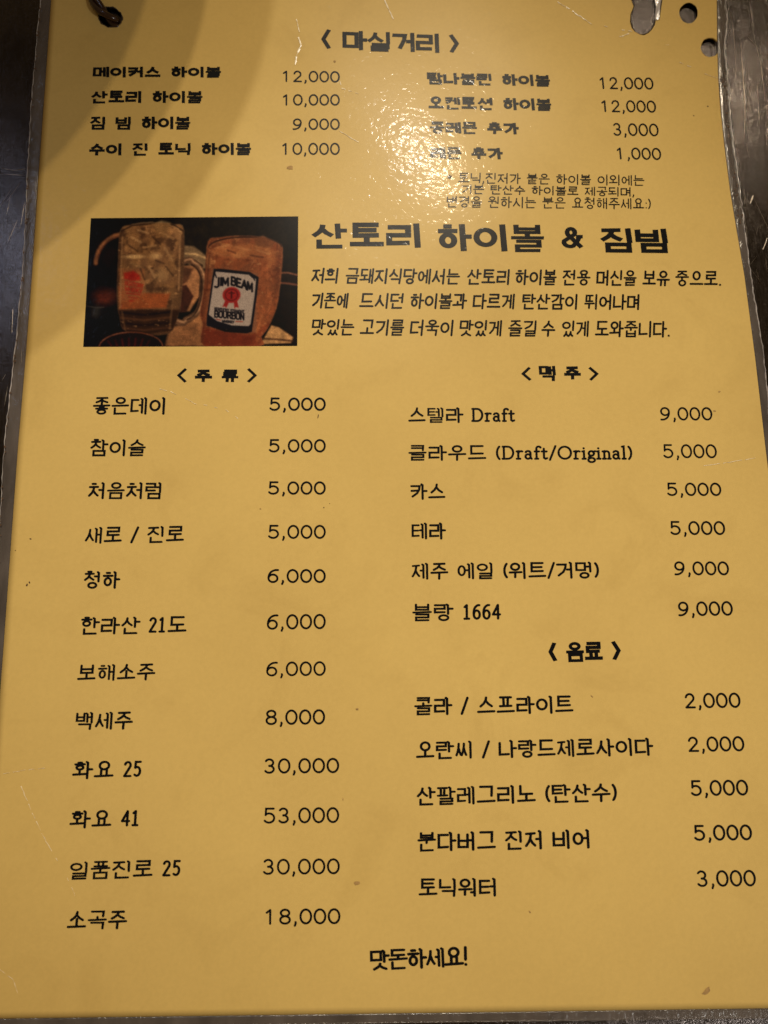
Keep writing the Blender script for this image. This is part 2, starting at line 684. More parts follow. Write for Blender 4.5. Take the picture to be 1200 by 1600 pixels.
def hangul(ch, style):
    code = ord(ch) - 0xAC00
    l, v, t = code // 588, (code % 588) // 28, code % 28
    lead, tail = LEADS[l], TAILS[t]
    fin = t > 0
    out = []
    serif = style in ('B', 'E')
    hpart = {8: 'o', 9: 'o', 10: 'o', 11: 'o', 12: 'yo', 13: 'u', 14: 'u', 15: 'u', 16: 'u', 17: 'yu', 18: 'eu', 19: 'eu'}.get(v)
    vpart = {0: 'a', 1: 'ae', 2: 'ya', 3: 'yae', 4: 'eo', 5: 'e', 6: 'yeo', 7: 'ye', 20: 'i', 9: 'a', 10: 'ae', 11: 'i', 14: 'eo', 15: 'e',
             16: 'i', 19: 'i'}.get(v)

    def put(g, x0, y0, x1, y1):
        for p, cl in g:
            out.append(([(x0 + x * (x1 - x0), y0 + y * (y1 - y0)) for x, y in p], cl))

    def stem(x, y0, y1):
        if serif:
            out.append(L((x - 0.075, y0 + 0.01), (x - 0.01, y0 + 0.06), (x, y1)))
        elif style == 'H':
            out.append(L((x - 0.01, y0), (x + 0.015, y1)))
        else:
            out.append(L((x, y0), (x, y1)))
    slant = vpart is not None and hpart is None
    block = style == 'K'
    two = vpart in ('ae', 'yae', 'e', 'ye')
    if vpart:
        sy1 = (0.60 if hpart is None else 0.63) if fin else 1.0
        cx1 = {'a': 0.57, 'ya': 0.57, 'eo': 0.56, 'yeo': 0.56, 'i': 0.62, 'ae': 0.47, 'yae': 0.45, 'e': 0.44, 'ye': 0.42}[vpart]
        if hpart:
            cy0, cy1 = (0.0, 0.30) if fin else (0.05, 0.46)
            c0, c1 = 0.08, (0.58 if not two else 0.5)
        else:
            cy0, cy1 = (0.05, 0.50) if fin else (0.13, 0.84)
            c0, c1 = 0.05, cx1
            if lead == 'ㅇ':
                m = (cy0 + cy1) / 2
                hh = (cy1 - cy0) * 0.42
                cy0, cy1 = m - hh, m + hh
            if lead in 'ㅎㅊ':
                cy0 -= 0.07
        if two and not hpart:
            st = {'ae': (0.66, 0.92), 'yae': (0.66, 0.92), 'e': (0.70, 0.92), 'ye': (0.70, 0.92)}[vpart]
        elif two:
            st = (0.74, 0.95)
        else:
            st = {'a': (0.76,), 'ya': (0.76,), 'eo': (0.88,), 'yeo': (0.88,), 'i': (0.88,)}[vpart]
        put(cons(lead, slant, block), c0, cy0, c1, cy1)
        ym = sy1 * 0.46
        for s in st:
            y0s = 0.0
            y1s = sy1
            if two and s == st[0]:
                y0s, y1s = 0.05 * sy1, sy1 * 0.94
            stem(s, y0s, y1s)
        if vpart == 'a':
            out.append(L((st[0], ym), (1.0, ym)))
        if vpart == 'ya':
            out.append(L((st[0], ym - 0.1), (1.0, ym - 0.1)))
            out.append(L((st[0], ym + 0.1), (1.0, ym + 0.1)))
        if vpart == 'eo':
            x = 0.64 if not hpart else 0.68
            yy = ym if not hpart else (0.56 if fin else 0.80)
            out.append(L((x, yy), (st[0], yy)))
        if vpart == 'yeo':
            d = 0.09 if fin else 0.12
            out.append(L((0.62, ym - d), (st[0], ym - d)))
            out.append(L((0.62, ym + d), (st[0], ym + d)))
        if vpart in ('ae', 'yae'):
            out.append(L((st[0], ym), (st[1], ym)))
        if vpart == 'e':
            out.append(L((0.53 if not hpart else 0.6, ym), (st[0], ym)))
        if vpart == 'ye':
            out.append(L((0.53, ym - 0.1), (st[0], ym - 0.1)))
            out.append(L((0.53, ym + 0.1), (st[0], ym + 0.1)))
        if hpart:
            xa, xb = 0.0, (0.70 if not two else 0.63)
            xm = 0.33
            if hpart == 'o':
                by = 0.50 if fin else 0.76
                out.append(L((xm, 0.36 if fin else 0.54), (xm, by)))
                out.append(L((xa, by + 0.01), (xb, by - 0.02)))
            elif hpart == 'u':
                by = 0.42 if fin else 0.62
                out.append(L((xa, by + 0.01), (xb, by - 0.01)))
                out.append(L((xm, by), (xm - 0.01, 0.60 if fin else 0.94)))
            else:
                by = 0.50 if fin else 0.76
                out.append(L((xa, by + 0.01), (xb, by - 0.01)))
        fb = (0.2, 0.71 if not hpart else 0.74, 0.86, 1.0)
    else:
        if fin:
            spec = {'o': (0.28, 0.49), 'yo': (0.28, 0.49), 'u': (0.27, 0.40), 'yu': (0.27, 0.40), 'eu': (0.33, 0.49)}[hpart]
            c0y = 0.0
        else:
            spec = {'o': (0.50, 0.88), 'yo': (0.48, 0.88), 'u': (0.42, 0.60), 'yu': (0.42, 0.60), 'eu': (0.56, 0.88)}[hpart]
            c0y = 0.02
        cb, by = spec
        cx0, cx1 = (0.24, 0.76) if lead == 'ㅇ' else (0.17, 0.83)
        put(cons(lead), cx0, c0y, cx1, cb)
        tilt = 0.015 if serif else 0.0
        out.append(L((0.03, by + tilt), (0.97, by - tilt)))
        sy = cb + 0.04
        if lead in 'ㅅㅈㅊ' and hpart == 'o':
            sy = cb - (cb - c0y) * 0.15
        if hpart == 'o':
            out.append(L((0.5, sy), (0.5, by)))
        if hpart == 'yo':
            out.append(L((0.35, sy - 0.02), (0.35, by)))
            out.append(L((0.65, sy - 0.02), (0.65, by)))
        dn = 0.57 if fin else 1.0
        if hpart == 'u':
            out.append(L((0.5, by), (0.49, dn)))
        if hpart == 'yu':
            out.append(L((0.35, by), (0.32, dn)))
            out.append(L((0.65, by), (0.65, dn)))
        fb = (0.18, 0.66, 0.84, 1.0)
    if fin:
        x0, y0, x1, y1 = fb
        if tail == 'ㅇ':
            x0, x1 = 0.27, 0.77
            y0 -= 0.02
        if tail in 'ㄹㅌㅎㅂ':
            y0 -= 0.03
        if tail == 'ㅎ':
            y0 -= 0.05
        put(cons(tail), x0, y0, x1, y1)
    thin = style in ('H', 'K')
    two_ = vpart in ('ae', 'yae', 'e', 'ye')
    dense = 1.0
    if fin:
        dense = 0.84 if thin else 0.94
        if hpart or tail in 'ㄹㅌㅎㅂ':
            dense = (0.86 if style == 'K' else 0.74) if thin else 0.88
    if lead in 'ㄲㄸㅃㅆㅉ' or two_:
        dense *= 0.88
    return [(p, cl, dense) for p, cl in out], 1.0


def latin(ch, style):
    """strokes (cell coordinates, baseline at y=0.9) and advance"""
    T, B, X = 0.06, 0.92, 0.38     # cap top, baseline, x-height
    sf = style == 'B'

    def A(cx, cy, rx, ry, a0, a1, n=12):
        return (arc(cx, cy, rx, ry, a0, a1, n), False)
    if ch.isdigit():
        if sf:
            t, b = T, B
            w = 0.34
            g = {
                '1': [L((0.06, 0.18), (0.17, t), (0.17, b)), L((0.05, b), (0.29, b))],
                '2': [(arc(0.17, t + 0.2, 0.15, 0.2, -165, 20, 8) + [(0.02, b), (0.34, b)], False)],
                '4': [L((0.27, b), (0.27, t), (0.0, 0.66), (0.37, 0.66))],
                '5': [L((0.32, t), (0.07, t), (0.05, 0.42)), A(0.15, 0.64, 0.17, 0.27, -125, 130)],
                '6': [(arc(0.30, 0.52, 0.28, 0.46, -85, -180, 8) + arc(0.18, 0.66, 0.16, 0.26, 180, -180, 16), False)],
            }[ch]
            return g, 0.47
        t, b = 0.0, 1.0
        g = {
            '0': [ell(0.0, t, 0.73, b, 26)],
            '1': [L((0.06, 0.2), (0.30, t + 0.02), (0.30, b))],
            '2': [(arc(0.33, 0.29, 0.29, 0.29, -170, 35, 10) + [(0.02, b), (0.66, b)], False)],
            '3': [(arc(0.31, 0.25, 0.27, 0.25, -150, 90, 12), False), (arc(0.31, 0.74, 0.31, 0.26, -90, 150, 12), False)],
            '5': [L((0.62, t), (0.10, t), (0.07, 0.46)), (arc(0.30, 0.67, 0.36, 0.33, -130, 145, 14), False)],
            '6': [(arc(0.62, 0.62, 0.58, 0.62, -80, -178, 9) + arc(0.36, 0.69, 0.32, 0.31, 180, -180, 22), False)],
            '8': [ell(0.06, t, 0.64, 0.47), ell(0.02, 0.47, 0.68, b)],
            '9': [(arc(0.08, 0.38, 0.58, 0.62, 100, 2, 9) + arc(0.34, 0.31, 0.32, 0.31, 0, -360, 22), False)],
        }[ch]
        return g, 0.97
    if ch == ',':
        if style == 'P':
            return [L((0.10, 0.90), (0.12, 0.97), (0.05, 1.16))], 0.44
        return [L((0.08, 0.84), (0.09, 0.92), (0.03, 1.08))], 0.22
    if ch == '.':
        return [L((0.08, 0.93), (0.09, 0.94))], 0.25
    if ch == '!':
        return [L((0.12, 0.0), (0.11, 0.66)), L((0.11, 0.93), (0.12, 0.94))], 0.3
    if ch == ':':
        return [L((0.08, 0.42), (0.09, 0.43)), L((0.08, 0.88), (0.09, 0.89))], 0.22
    if ch == '*':
        return [L((0.2, 0.25), (0.2, 0.6)), L((0.04, 0.33), (0.36, 0.52)), L((0.36, 0.33), (0.04, 0.52))], 0.5
    if ch == '/':
        return [L((0.36, 0.02), (0.02, 1.0))], 0.45
    if ch == '(':
        return [(arc(0.42, 0.5, 0.36, 0.56, 128, 232, 8), False)], 0.32
    if ch == ')':
        return [(arc(-0.18, 0.5, 0.36, 0.56, -52, 52, 8), False)], 0.32
    if ch == '<':
        return [L((0.42, 0.0), (0.0, 0.5), (0.42, 1.0))], 0.6
    if ch == '>':
        return [L((0.0, 0.0), (0.42, 0.5), (0.0, 1.0))], 0.6
    if ch == '&':
        return [(([(0.86, 0.98), (0.28, 0.36)] + arc(0.42, 0.22, 0.19, 0.2, 150, 390, 10) + [(0.22, 0.56)] + arc(0.34, 0.74, 0.30, 0.22, 200, 60, 8)
                  + [(0.74, 0.62), (0.82, 0.44)]), False), L((0.70, 0.44), (0.94, 0.44))], 1.0
    g = {
        'D': ([L((0.02, T), (0.3, T)), (([(0.08, T), (0.08, B), (0.3, B)] + arc(0.3, (T + B) / 2, 0.32, (B - T) / 2, 90, -90, 12)), False), L((0.0, B), (0.1, B))], 0.76),
        'r': ([L((0.0, X + 0.02), (0.09, X), (0.09, B)), L((0.0, B), (0.2, B)), (arc(0.25, 0.55, 0.15, 0.17, 180, 300, 6), False)], 0.42),
        'a': ([(arc(0.18, 0.5, 0.14, 0.13, -160, 0, 8) + [(0.32, 0.84), (0.38, B)], False), ell(0.03, 0.6, 0.32, B)], 0.5),
        'f': ([(arc(0.24, 0.2, 0.13, 0.15, -30, -180, 8) + [(0.11, B)], False), L((0.01, X + 0.02), (0.26, X + 0.02)), L((0.03, B), (0.2, B))], 0.36),
        't': ([L((0.12, 0.2), (0.12, 0.85), (0.2, B), (0.3, 0.88)), L((0.0, X + 0.02), (0.28, X + 0.02))], 0.38),
        'O': ([ell(0.02, T, 0.74, B)], 0.86),
        'i': ([L((0.0, X + 0.02), (0.09, X), (0.09, B)), L((0.0, B), (0.18, B)), L((0.08, 0.17), (0.09, 0.18))], 0.27),
        'g': ([ell(0.04, X, 0.34, 0.7), ell(0.0, 0.86, 0.38, 1.16), L((0.1, 0.7), (0.05, 0.8), (0.2, 0.86)), L((0.3, X + 0.03), (0.42, X))], 0.46),
        'n': ([L((0.0, X + 0.02), (0.09, X), (0.09, B)), L((0.0, B), (0.17, B)), (arc(0.23, 0.54, 0.14, 0.16, 180, 360, 8) + [(0.37, B)], False), L((0.3, B), (0.45, B))], 0.52),
        'l': ([L((0.0, T), (0.09, T - 0.02), (0.09, B)), L((0.0, B), (0.18, B))], 0.27),
    }.get(ch)
    return g


CAPS = {
    'A': [L((0, 1), (0.35, 0), (0.7, 1)), L((0.14, 0.65), (0.56, 0.65))],
    'B': [L((0.45, 0.48), (0.05, 0.48), (0.05, 0), (0.42, 0), (0.58, 0.12), (0.58, 0.36), (0.45, 0.48), (0.64, 0.62), (0.64, 0.88), (0.46, 1), (0.05, 1), (0.05, 0.48))],
    'C': [L((0.6, 0.2), (0.45, 0), (0.2, 0), (0.03, 0.2), (0.03, 0.8), (0.2, 1), (0.45, 1), (0.6, 0.8))],
    'E': [L((0.6, 0), (0.05, 0), (0.05, 1), (0.6, 1)), L((0.05, 0.5), (0.5, 0.5))],
    'G': [L((0.6, 0.2), (0.45, 0), (0.2, 0), (0.03, 0.2), (0.03, 0.8), (0.2, 1), (0.6, 1), (0.6, 0.55), (0.4, 0.55))],
    'H': [L((0.05, 0), (0.05, 1)), L((0.6, 0), (0.6, 1)), L((0.05, 0.5), (0.6, 0.5))],
    'I': [L((0.15, 0), (0.15, 1))],
    'J': [L((0.45, 0), (0.45, 1.1), (0.25, 1.25), (0.0, 1.15))],
    'K': [L((0.05, 0), (0.05, 1)), L((0.58, 0), (0.08, 0.55)), L((0.25, 0.4), (0.62, 1))],
    'M': [L((0.05, 1), (0.08, 0), (0.4, 0.8), (0.72, 0), (0.76, 1))],
    'N': [L((0.05, 1), (0.05, 0), (0.6, 1), (0.6, 0))],
    'O': [L((0.2, 0), (0.45, 0), (0.62, 0.2), (0.62, 0.8), (0.45, 1), (0.2, 1), (0.03, 0.8), (0.03, 0.2), (0.2, 0))],
    'R': [L((0.05, 1), (0.05, 0), (0.45, 0), (0.6, 0.15), (0.6, 0.38), (0.45, 0.52), (0.05, 0.52)), L((0.35, 0.52), (0.62, 1))],
    'S': [L((0.58, 0.15), (0.42, 0), (0.18, 0), (0.05, 0.15), (0.08, 0.38), (0.55, 0.6), (0.6, 0.85), (0.42, 1), (0.18, 1), (0.02, 0.85))],
    'T': [L((0, 0), (0.64, 0)), L((0.32, 0), (0.32, 1))],
    'U': [L((0.05, 0), (0.05, 0.8), (0.2, 1), (0.45, 1), (0.6, 0.8), (0.6, 0))],
    'W': [L((0, 0), (0.2, 1), (0.4, 0.3), (0.6, 1), (0.8, 0))],
    'Y': [L((0, 0), (0.3, 0.5), (0.6, 0)), L((0.3, 0.5), (0.3, 1))],
}
CAPW = {'I': 0.3, 'M': 0.95, 'W': 0.95, 'J': 0.6}


def compose(text, style, space=0.5, gap=0.10):
    """all strokes of a line in em units"""
    x = 0.0
    out = []
    for ch in text:
        if ch == ' ':
            x += space
            continue
        if 0xAC00 <= ord(ch) <= 0xD7A3:
            g, adv = hangul(ch, style)
            adv = adv + gap
            wob = 0.0
        elif style == 'CAPS':
            g, adv = CAPS[ch], CAPW.get(ch, 0.8)
        else:
            g, adv = latin(ch, style)
            if style != 'P':
                adv += 0.06
        for st_ in g:
            p, cl = st_[:2]
            out.append(([(x + a, b_) for a, b_ in p], cl, st_[2] if len(st_) > 2 else 1.0))
        x += adv
    return out


def ribbon(pts, closed, wv, wh, rounded):
    """outline of a pen stroke in pixel space: elliptical pen, mitred joints; list of (verts, faces)"""
    q = [pts[0]]
    for p in pts[1:]:
        if math.hypot(p[0] - q[-1][0], p[1] - q[-1][1]) > 0.05:
            q.append(p)
    if closed and math.hypot(q[0][0] - q[-1][0], q[0][1] - q[-1][1]) < 0.05:
        q.pop()
    S_ = [(x / wv, y / wh) for x, y in q]
    if len(S_) == 1:
        S_.append((S_[0][0] + 0.02, S_[0][1]))
    n = len(S_)
    if not closed:
        for i in range(1, n - 1):
            d1 = (S_[i][0] - S_[i - 1][0], S_[i][1] - S_[i - 1][1])
            d2 = (S_[i + 1][0] - S_[i][0], S_[i + 1][1] - S_[i][1])
            l1, l2 = math.hypot(*d1), math.hypot(*d2)
            cs = (d1[0] * d2[0] + d1[1] * d2[1]) / (l1 * l2)
            if cs < -0.25:
                return ribbon(q[:i + 1], False, wv, wh, rounded) + ribbon(q[i:], False, wv, wh, rounded)
    Lp, Rp = [], []
    for i in range(n):
        if closed:
            a, c, e = S_[i - 1], S_[i], S_[(i + 1) % n]
        else:
            a, c, e = S_[max(0, i - 1)], S_[i], S_[min(n - 1, i + 1)]
        ns = []
        for s, t in ((a, c), (c, e)):
            d = (t[0] - s[0], t[1] - s[1])
            l = math.hypot(*d)
            if l > 1e-9:
                ns.append((-d[1] / l, d[0] / l))
        nx_ = sum(k[0] for k in ns) / len(ns)
        ny_ = sum(k[1] for k in ns) / len(ns)
        l2 = nx_ * nx_ + ny_ * ny_
        m = 0.5 / max(l2, 0.32)
        Lp.append((c[0] + nx_ * m, c[1] + ny_ * m))
        Rp.append((c[0] - nx_ * m, c[1] - ny_ * m))
    verts, faces = [], []
    if closed:
        verts = Lp + Rp
        for i in range(n):
            j = (i + 1) % n
            faces.append((i, j, n + j, n + i))
    else:
        def cap(c, d):
            l = math.hypot(*d)
            d = (d[0] / l, d[1] / l)
            nn = (-d[1], d[0])
            if rounded:
                K = 6
                return [(c[0] + 0.5 * (nn[0] * math.cos(math.pi * k / K) + d[0] * math.sin(math.pi * k / K)),
                         c[1] + 0.5 * (nn[1] * math.cos(math.pi * k / K) + d[1] * math.sin(math.pi * k / K))) for k in range(K + 1)]
            return [(c[0] + 0.5 * nn[0] + 0.2 * d[0], c[1] + 0.5 * nn[1] + 0.2 * d[1]), (c[0] - 0.5 * nn[0] + 0.2 * d[0], c[1] - 0.5 * nn[1] + 0.2 * d[1])]
        verts = Lp + Rp
        for i in range(n - 1):
            faces.append((i, i + 1, n + i + 1, n + i))
        # end cap: from L side round to R side
        e = cap(S_[-1], (S_[-1][0] - S_[-2][0], S_[-1][1] - S_[-2][1]))
        s = cap(S_[0], (S_[0][0] - S_[1][0], S_[0][1] - S_[1][1]))
        if rounded:
            e, s = e[1:-1], s[1:-1]
        k0 = len(verts)
        verts += e
        faces.append((n - 1, *range(k0, k0 + len(e)), 2 * n - 1))
        k1 = len(verts)
        verts += s
        faces.append((n, *range(k1, k1 + len(s)), 0))
    return [([(x * wv, y * wh) for x, y in verts], faces)]


VPX, VPY = 466.0, -5240.0


def write(items, label=None, name='lettering'):
    """items: (text, style, x0, x1, ytop, ybot, dy, wv, wh, shear, space) in photograph pixels -> one ink part on the sheet"""
    verts, faces = [], []
    for it in items:
        text, style, x0, x1, yt, yb, dy, wv, wh = it[:9]
        shear = it[9] if len(it) > 9 else 0.0
        space = it[10] if len(it) > 10 else 0.55
        st = compose(text, style, space, {'K': 0.06, 'E': 0.03, 'B': 0.15, 'I': 0.14}.get(style, 0.12))
        xs = [p[0] for s, _, _ in st for p in s]
        e0, e1 = min(xs), max(xs)
        rounded = style in ('B', 'P', 'I', 'E')
        a, b_ = x0 + wv / 2, x1 - wv / 2
        t_, u_ = yt + wh / 2, yb - wh / 2
        for si, (s, cl, dn) in enumerate(st):
            # long straight runs of the brushy fonts get mid points so they follow the sheet
            px = []
            for (x, y) in s:
                fx = (x - e0) / (e1 - e0)
                X_ = a + (b_ - a) * fx
                Y_ = t_ + (u_ - t_) * y + dy * fx
                up = (yb + dy * fx) - Y_
                X_ += shear * (up - 0.5 * (yb - yt)) + (VPX - X_) / (Y_ - VPY) * (up - 0.5 * (yb - yt))
                px.append((X_, Y_))
            for vv, ff in ribbon(px, cl, wv * (0.5 + 0.5 * dn), wh * dn, rounded):
                n = len(verts)
                z = 0.00005 + 0.000003 * (si % 7)
                verts += [on_sheet(p[0], p[1], z) for p in vv]
                faces += [tuple(n + k for k in reversed(f)) for f in ff]
    # a thin, truly solid film of ink
    me_o = mesh_obj(name, verts, faces, m_ink, menu)
    # all ink faces look up
    for p in me_o.data.polygons:
        if p.normal.z < 0:
            p.flip()
    if label:
        me_o['label'] = label
    return me_o


def line(*a, **k):
    return write([a], **k)


# top list, bold wide brush letters
TL = [('메이커스 하이볼', 145, 347, 103, 122, 0, '12,000', 442, 531, 110, 128, 1),
      ('산토리 하이볼', 142, 318, 141, 162, 0, '10,000', 442, 531, 147, 165, 0),
      ('짐 빔 하이볼', 140, 299, 181, 203, 0, '9,000', 457, 531, 185, 203, 0),
      ('수이 진 토닉 하이볼', 138, 394, 223, 244, -1, '10,000', 441, 531, 223, 242, 0)]
TR = [('탐나불린 하이볼', 667, 861, 112, 132, 4, '12,000', 937, 1021, 120, 139, 1),
      ('오켄토션 하이볼', 668, 863, 150, 171, 3, '12,000', 940, 1025, 156, 175, 1),
      ('콩레몬 추가', 670, 812, 189, 209, 2, '3,000', 958, 1029, 192, 212, 1),
      ('레몬 추가', 672, 787, 229, 249, 1, '1,000', 964, 1033, 230, 249, 1)]
for t, x0, x1, y0, y1, dy, p, q0, q1, r0, r1, dp in TL + TR:
    line(t, 'H', x0, x1, y0, y1, dy, 4.9, 3.8, 0.0, 0.6)
    line(p, 'P', q0, q1, r0, r1, dp, 2.6, 2.4)

write([('* 토닉,진저가 붙은 하이볼 이외에는', 'I', 699, 1007, 269, 286, 4.5, 1.95, 1.8, 0.08, 0.5)])
write([('기본 탄산수 하이볼로 제공되며,', 'I', 721, 991, 288, 303, 4.5, 1.95, 1.8, 0.08, 0.5)])
write([('변경을 원하시는 분은 요청해주세요:)', 'I', 698, 1017, 306, 324, 3.5, 1.95, 1.8, 0.08, 0.5)])

write([('<', 'K', 502, 517, 45, 77, 0, 6.5, 4.5), ('마실거리', 'K', 535, 686, 46, 79, 5, 6.6, 5.2), ('>', 'K', 702, 717, 53, 83, 0, 6.5, 4.5)])
write([('산토리', 'H', 486, 657, 347, 389, 0, 9.5, 7.0), ('하이볼', 'H', 682, 853, 348, 394, 1, 9.5, 6.6),
       ('&', 'H', 877, 913, 354, 389, 0, 7.5, 5.5), ('짐빔', 'H', 937, 1044, 354, 395, 1, 9.5, 7.0)])
for words in (
    [('저희', 487, 528), ('금돼지식당에서는', 540, 719), ('산토리', 730, 796), ('하이볼', 805, 870), ('전용', 879, 923), ('머신을', 932, 995),
     ('보유', 1004, 1047), ('중으로.', 1055, 1127), 418, 443, 5.0],
    [('기존에', 487, 544), ('드시던', 562, 630), ('하이볼과', 641, 730), ('다르게', 739, 804), ('탄산감이', 816, 902), ('뛰어나며', 913, 999),
     457, 482, 2.5],
    [('맛있는', 487, 554), ('고기를', 563, 632), ('더욱이', 641, 708), ('맛있게', 718, 784), ('즐길', 794, 838), ('수', 846, 868),
     ('있게', 878, 920), ('도와줍니다.', 930, 1047), 498, 524, 3.5],
):
    yt, yb, dy = words[-3:]
    its = []
    for w, x0, x1 in words[:-3]:
        o0 = dy * (x0 - 487) / 640 * (640 / (words[-4][2] - 487))
        its.append((w, 'I', x0, x1, yt + o0, yb + o0, dy * (x1 - x0) / (words[-4][2] - 487), 3.2, 3.0, 0.13))
    write(its)

write([('<', 'K', 277, 292, 575, 598, 0, 4.6, 3.6), ('주', 'H', 303, 333, 577, 598, 0, 5, 4.4), ('류', 'H', 345, 374, 577, 598, 0, 5, 3.6),
       ('>', 'K', 386, 401, 575, 598, 0, 4.6, 3.6)])
write([('<', 'K', 815, 830, 573, 595, 0, 4.6, 3.6), ('맥', 'H', 842, 869, 570, 597, 0, 5.6, 4.8), ('주', 'H', 880, 909, 572, 594, 0, 5, 4.4),
       ('>', 'K', 920, 935, 573, 595, 0, 4.6, 3.6)])
write([('<', 'K', 857, 870, 1003, 1034, 0, 6.5, 4.5), ('음료', 'K', 883, 943, 1003, 1035, -1, 5.6, 5.2), ('>', 'K', 956, 970, 1001, 1032, 0, 6.5, 4.5)])

LIST = [
    ('좋은데이', 145, 258, 620, 648, 0, '5,000', 421, 509, 621, 642),
    ('참이슬', 141, 228, 686, 713, 0, '5,000', 420, 509, 686, 707),
    ('처음처럼', 138, 252, 753, 780, 0, '5,000', 419, 509, 752, 773),
    ('새로 / 진로', 133, 288, 823, 850, -2, '5,000', 419, 509, 820, 842),
    ('청하', 131, 188, 892, 920, 0, '6,000', 418, 509, 889, 911),
    ('한라산 21도', 126, 292, 964, 992, -2, '6,000', 417, 509, 960, 984),
    ('보해소주', 121, 243, 1038, 1065, -2, '6,000', 416, 509, 1034, 1057),
    ('백세주', 118, 208, 1112, 1141, -1, '8,000', 415, 508, 1109, 1133),
    ('화요 25', 113, 221, 1189, 1218, -2, '30,000', 413, 530, 1185, 1209),
    ('화요 41', 109, 217, 1266, 1295, -2, '53,000', 412, 530, 1262, 1287),
    ('일품진로 25', 109, 282, 1346, 1375, -4, '30,000', 411, 531, 1342, 1367),
    ('소곡주', 105, 199, 1423, 1453, -1, '18,000', 415, 532, 1420, 1445),
    ('스텔라 Draft', 638, 805, 636, 661, 0, '9,000', 1031, 1113, 636, 657),
    ('클라우드 (Draft/Original)', 638, 988, 695, 720, 0, '5,000', 1036, 1120, 694, 716),
    ('카스', 641, 696, 755, 781, 0, '5,000', 1042, 1127, 754, 775),
    ('테라', 643, 697, 816, 843, 0, '5,000', 1047, 1133, 814, 836),
    ('제주 에일 (위트/거멍)', 643, 936, 879, 906, -2, '9,000', 1053, 1139, 877, 899),
    ('블랑 1664', 644, 783, 943, 971, -1, '9,000', 1059, 1145, 940, 963),
    ('콜라 / 스프라이트', 647, 896, 1089, 1118, -3, '2,000', 1070, 1157, 1083, 1107),
    ('오란씨 / 나랑드제로사이다', 650, 1021, 1158, 1187, -6, '2,000', 1075, 1163, 1151, 1175),
    ('산팔레그리노 (탄산수)', 651, 964, 1229, 1259, -6, '5,000', 1079, 1169, 1219, 1244),
    ('분다버그 진저 비어', 652, 921, 1300, 1331, -5, '5,000', 1084, 1175, 1289, 1314),
    ('토닉워터', 654, 775, 1372, 1402, -1, '3,000', 1089, 1181, 1360, 1386),
]
for t, x0, x1, y0, y1, dy, p, q0, q1, r0, r1 in LIST:
    s = (y1 - y0) / 28.0
    line(t, 'B', x0, x1, y0, y1, dy, 3.9 * s, 3.4 * s, 0.03, 0.45)
    line(p, 'P', q0, q1, r0, r1, -1.0 if r0 > 900 else 0, 3.2 * s, 3.1 * s)
line('맛돈하세요!', 'E', 578, 730, 1484, 1517, -6, 4.8, 4.4, 0.0, 0.5)


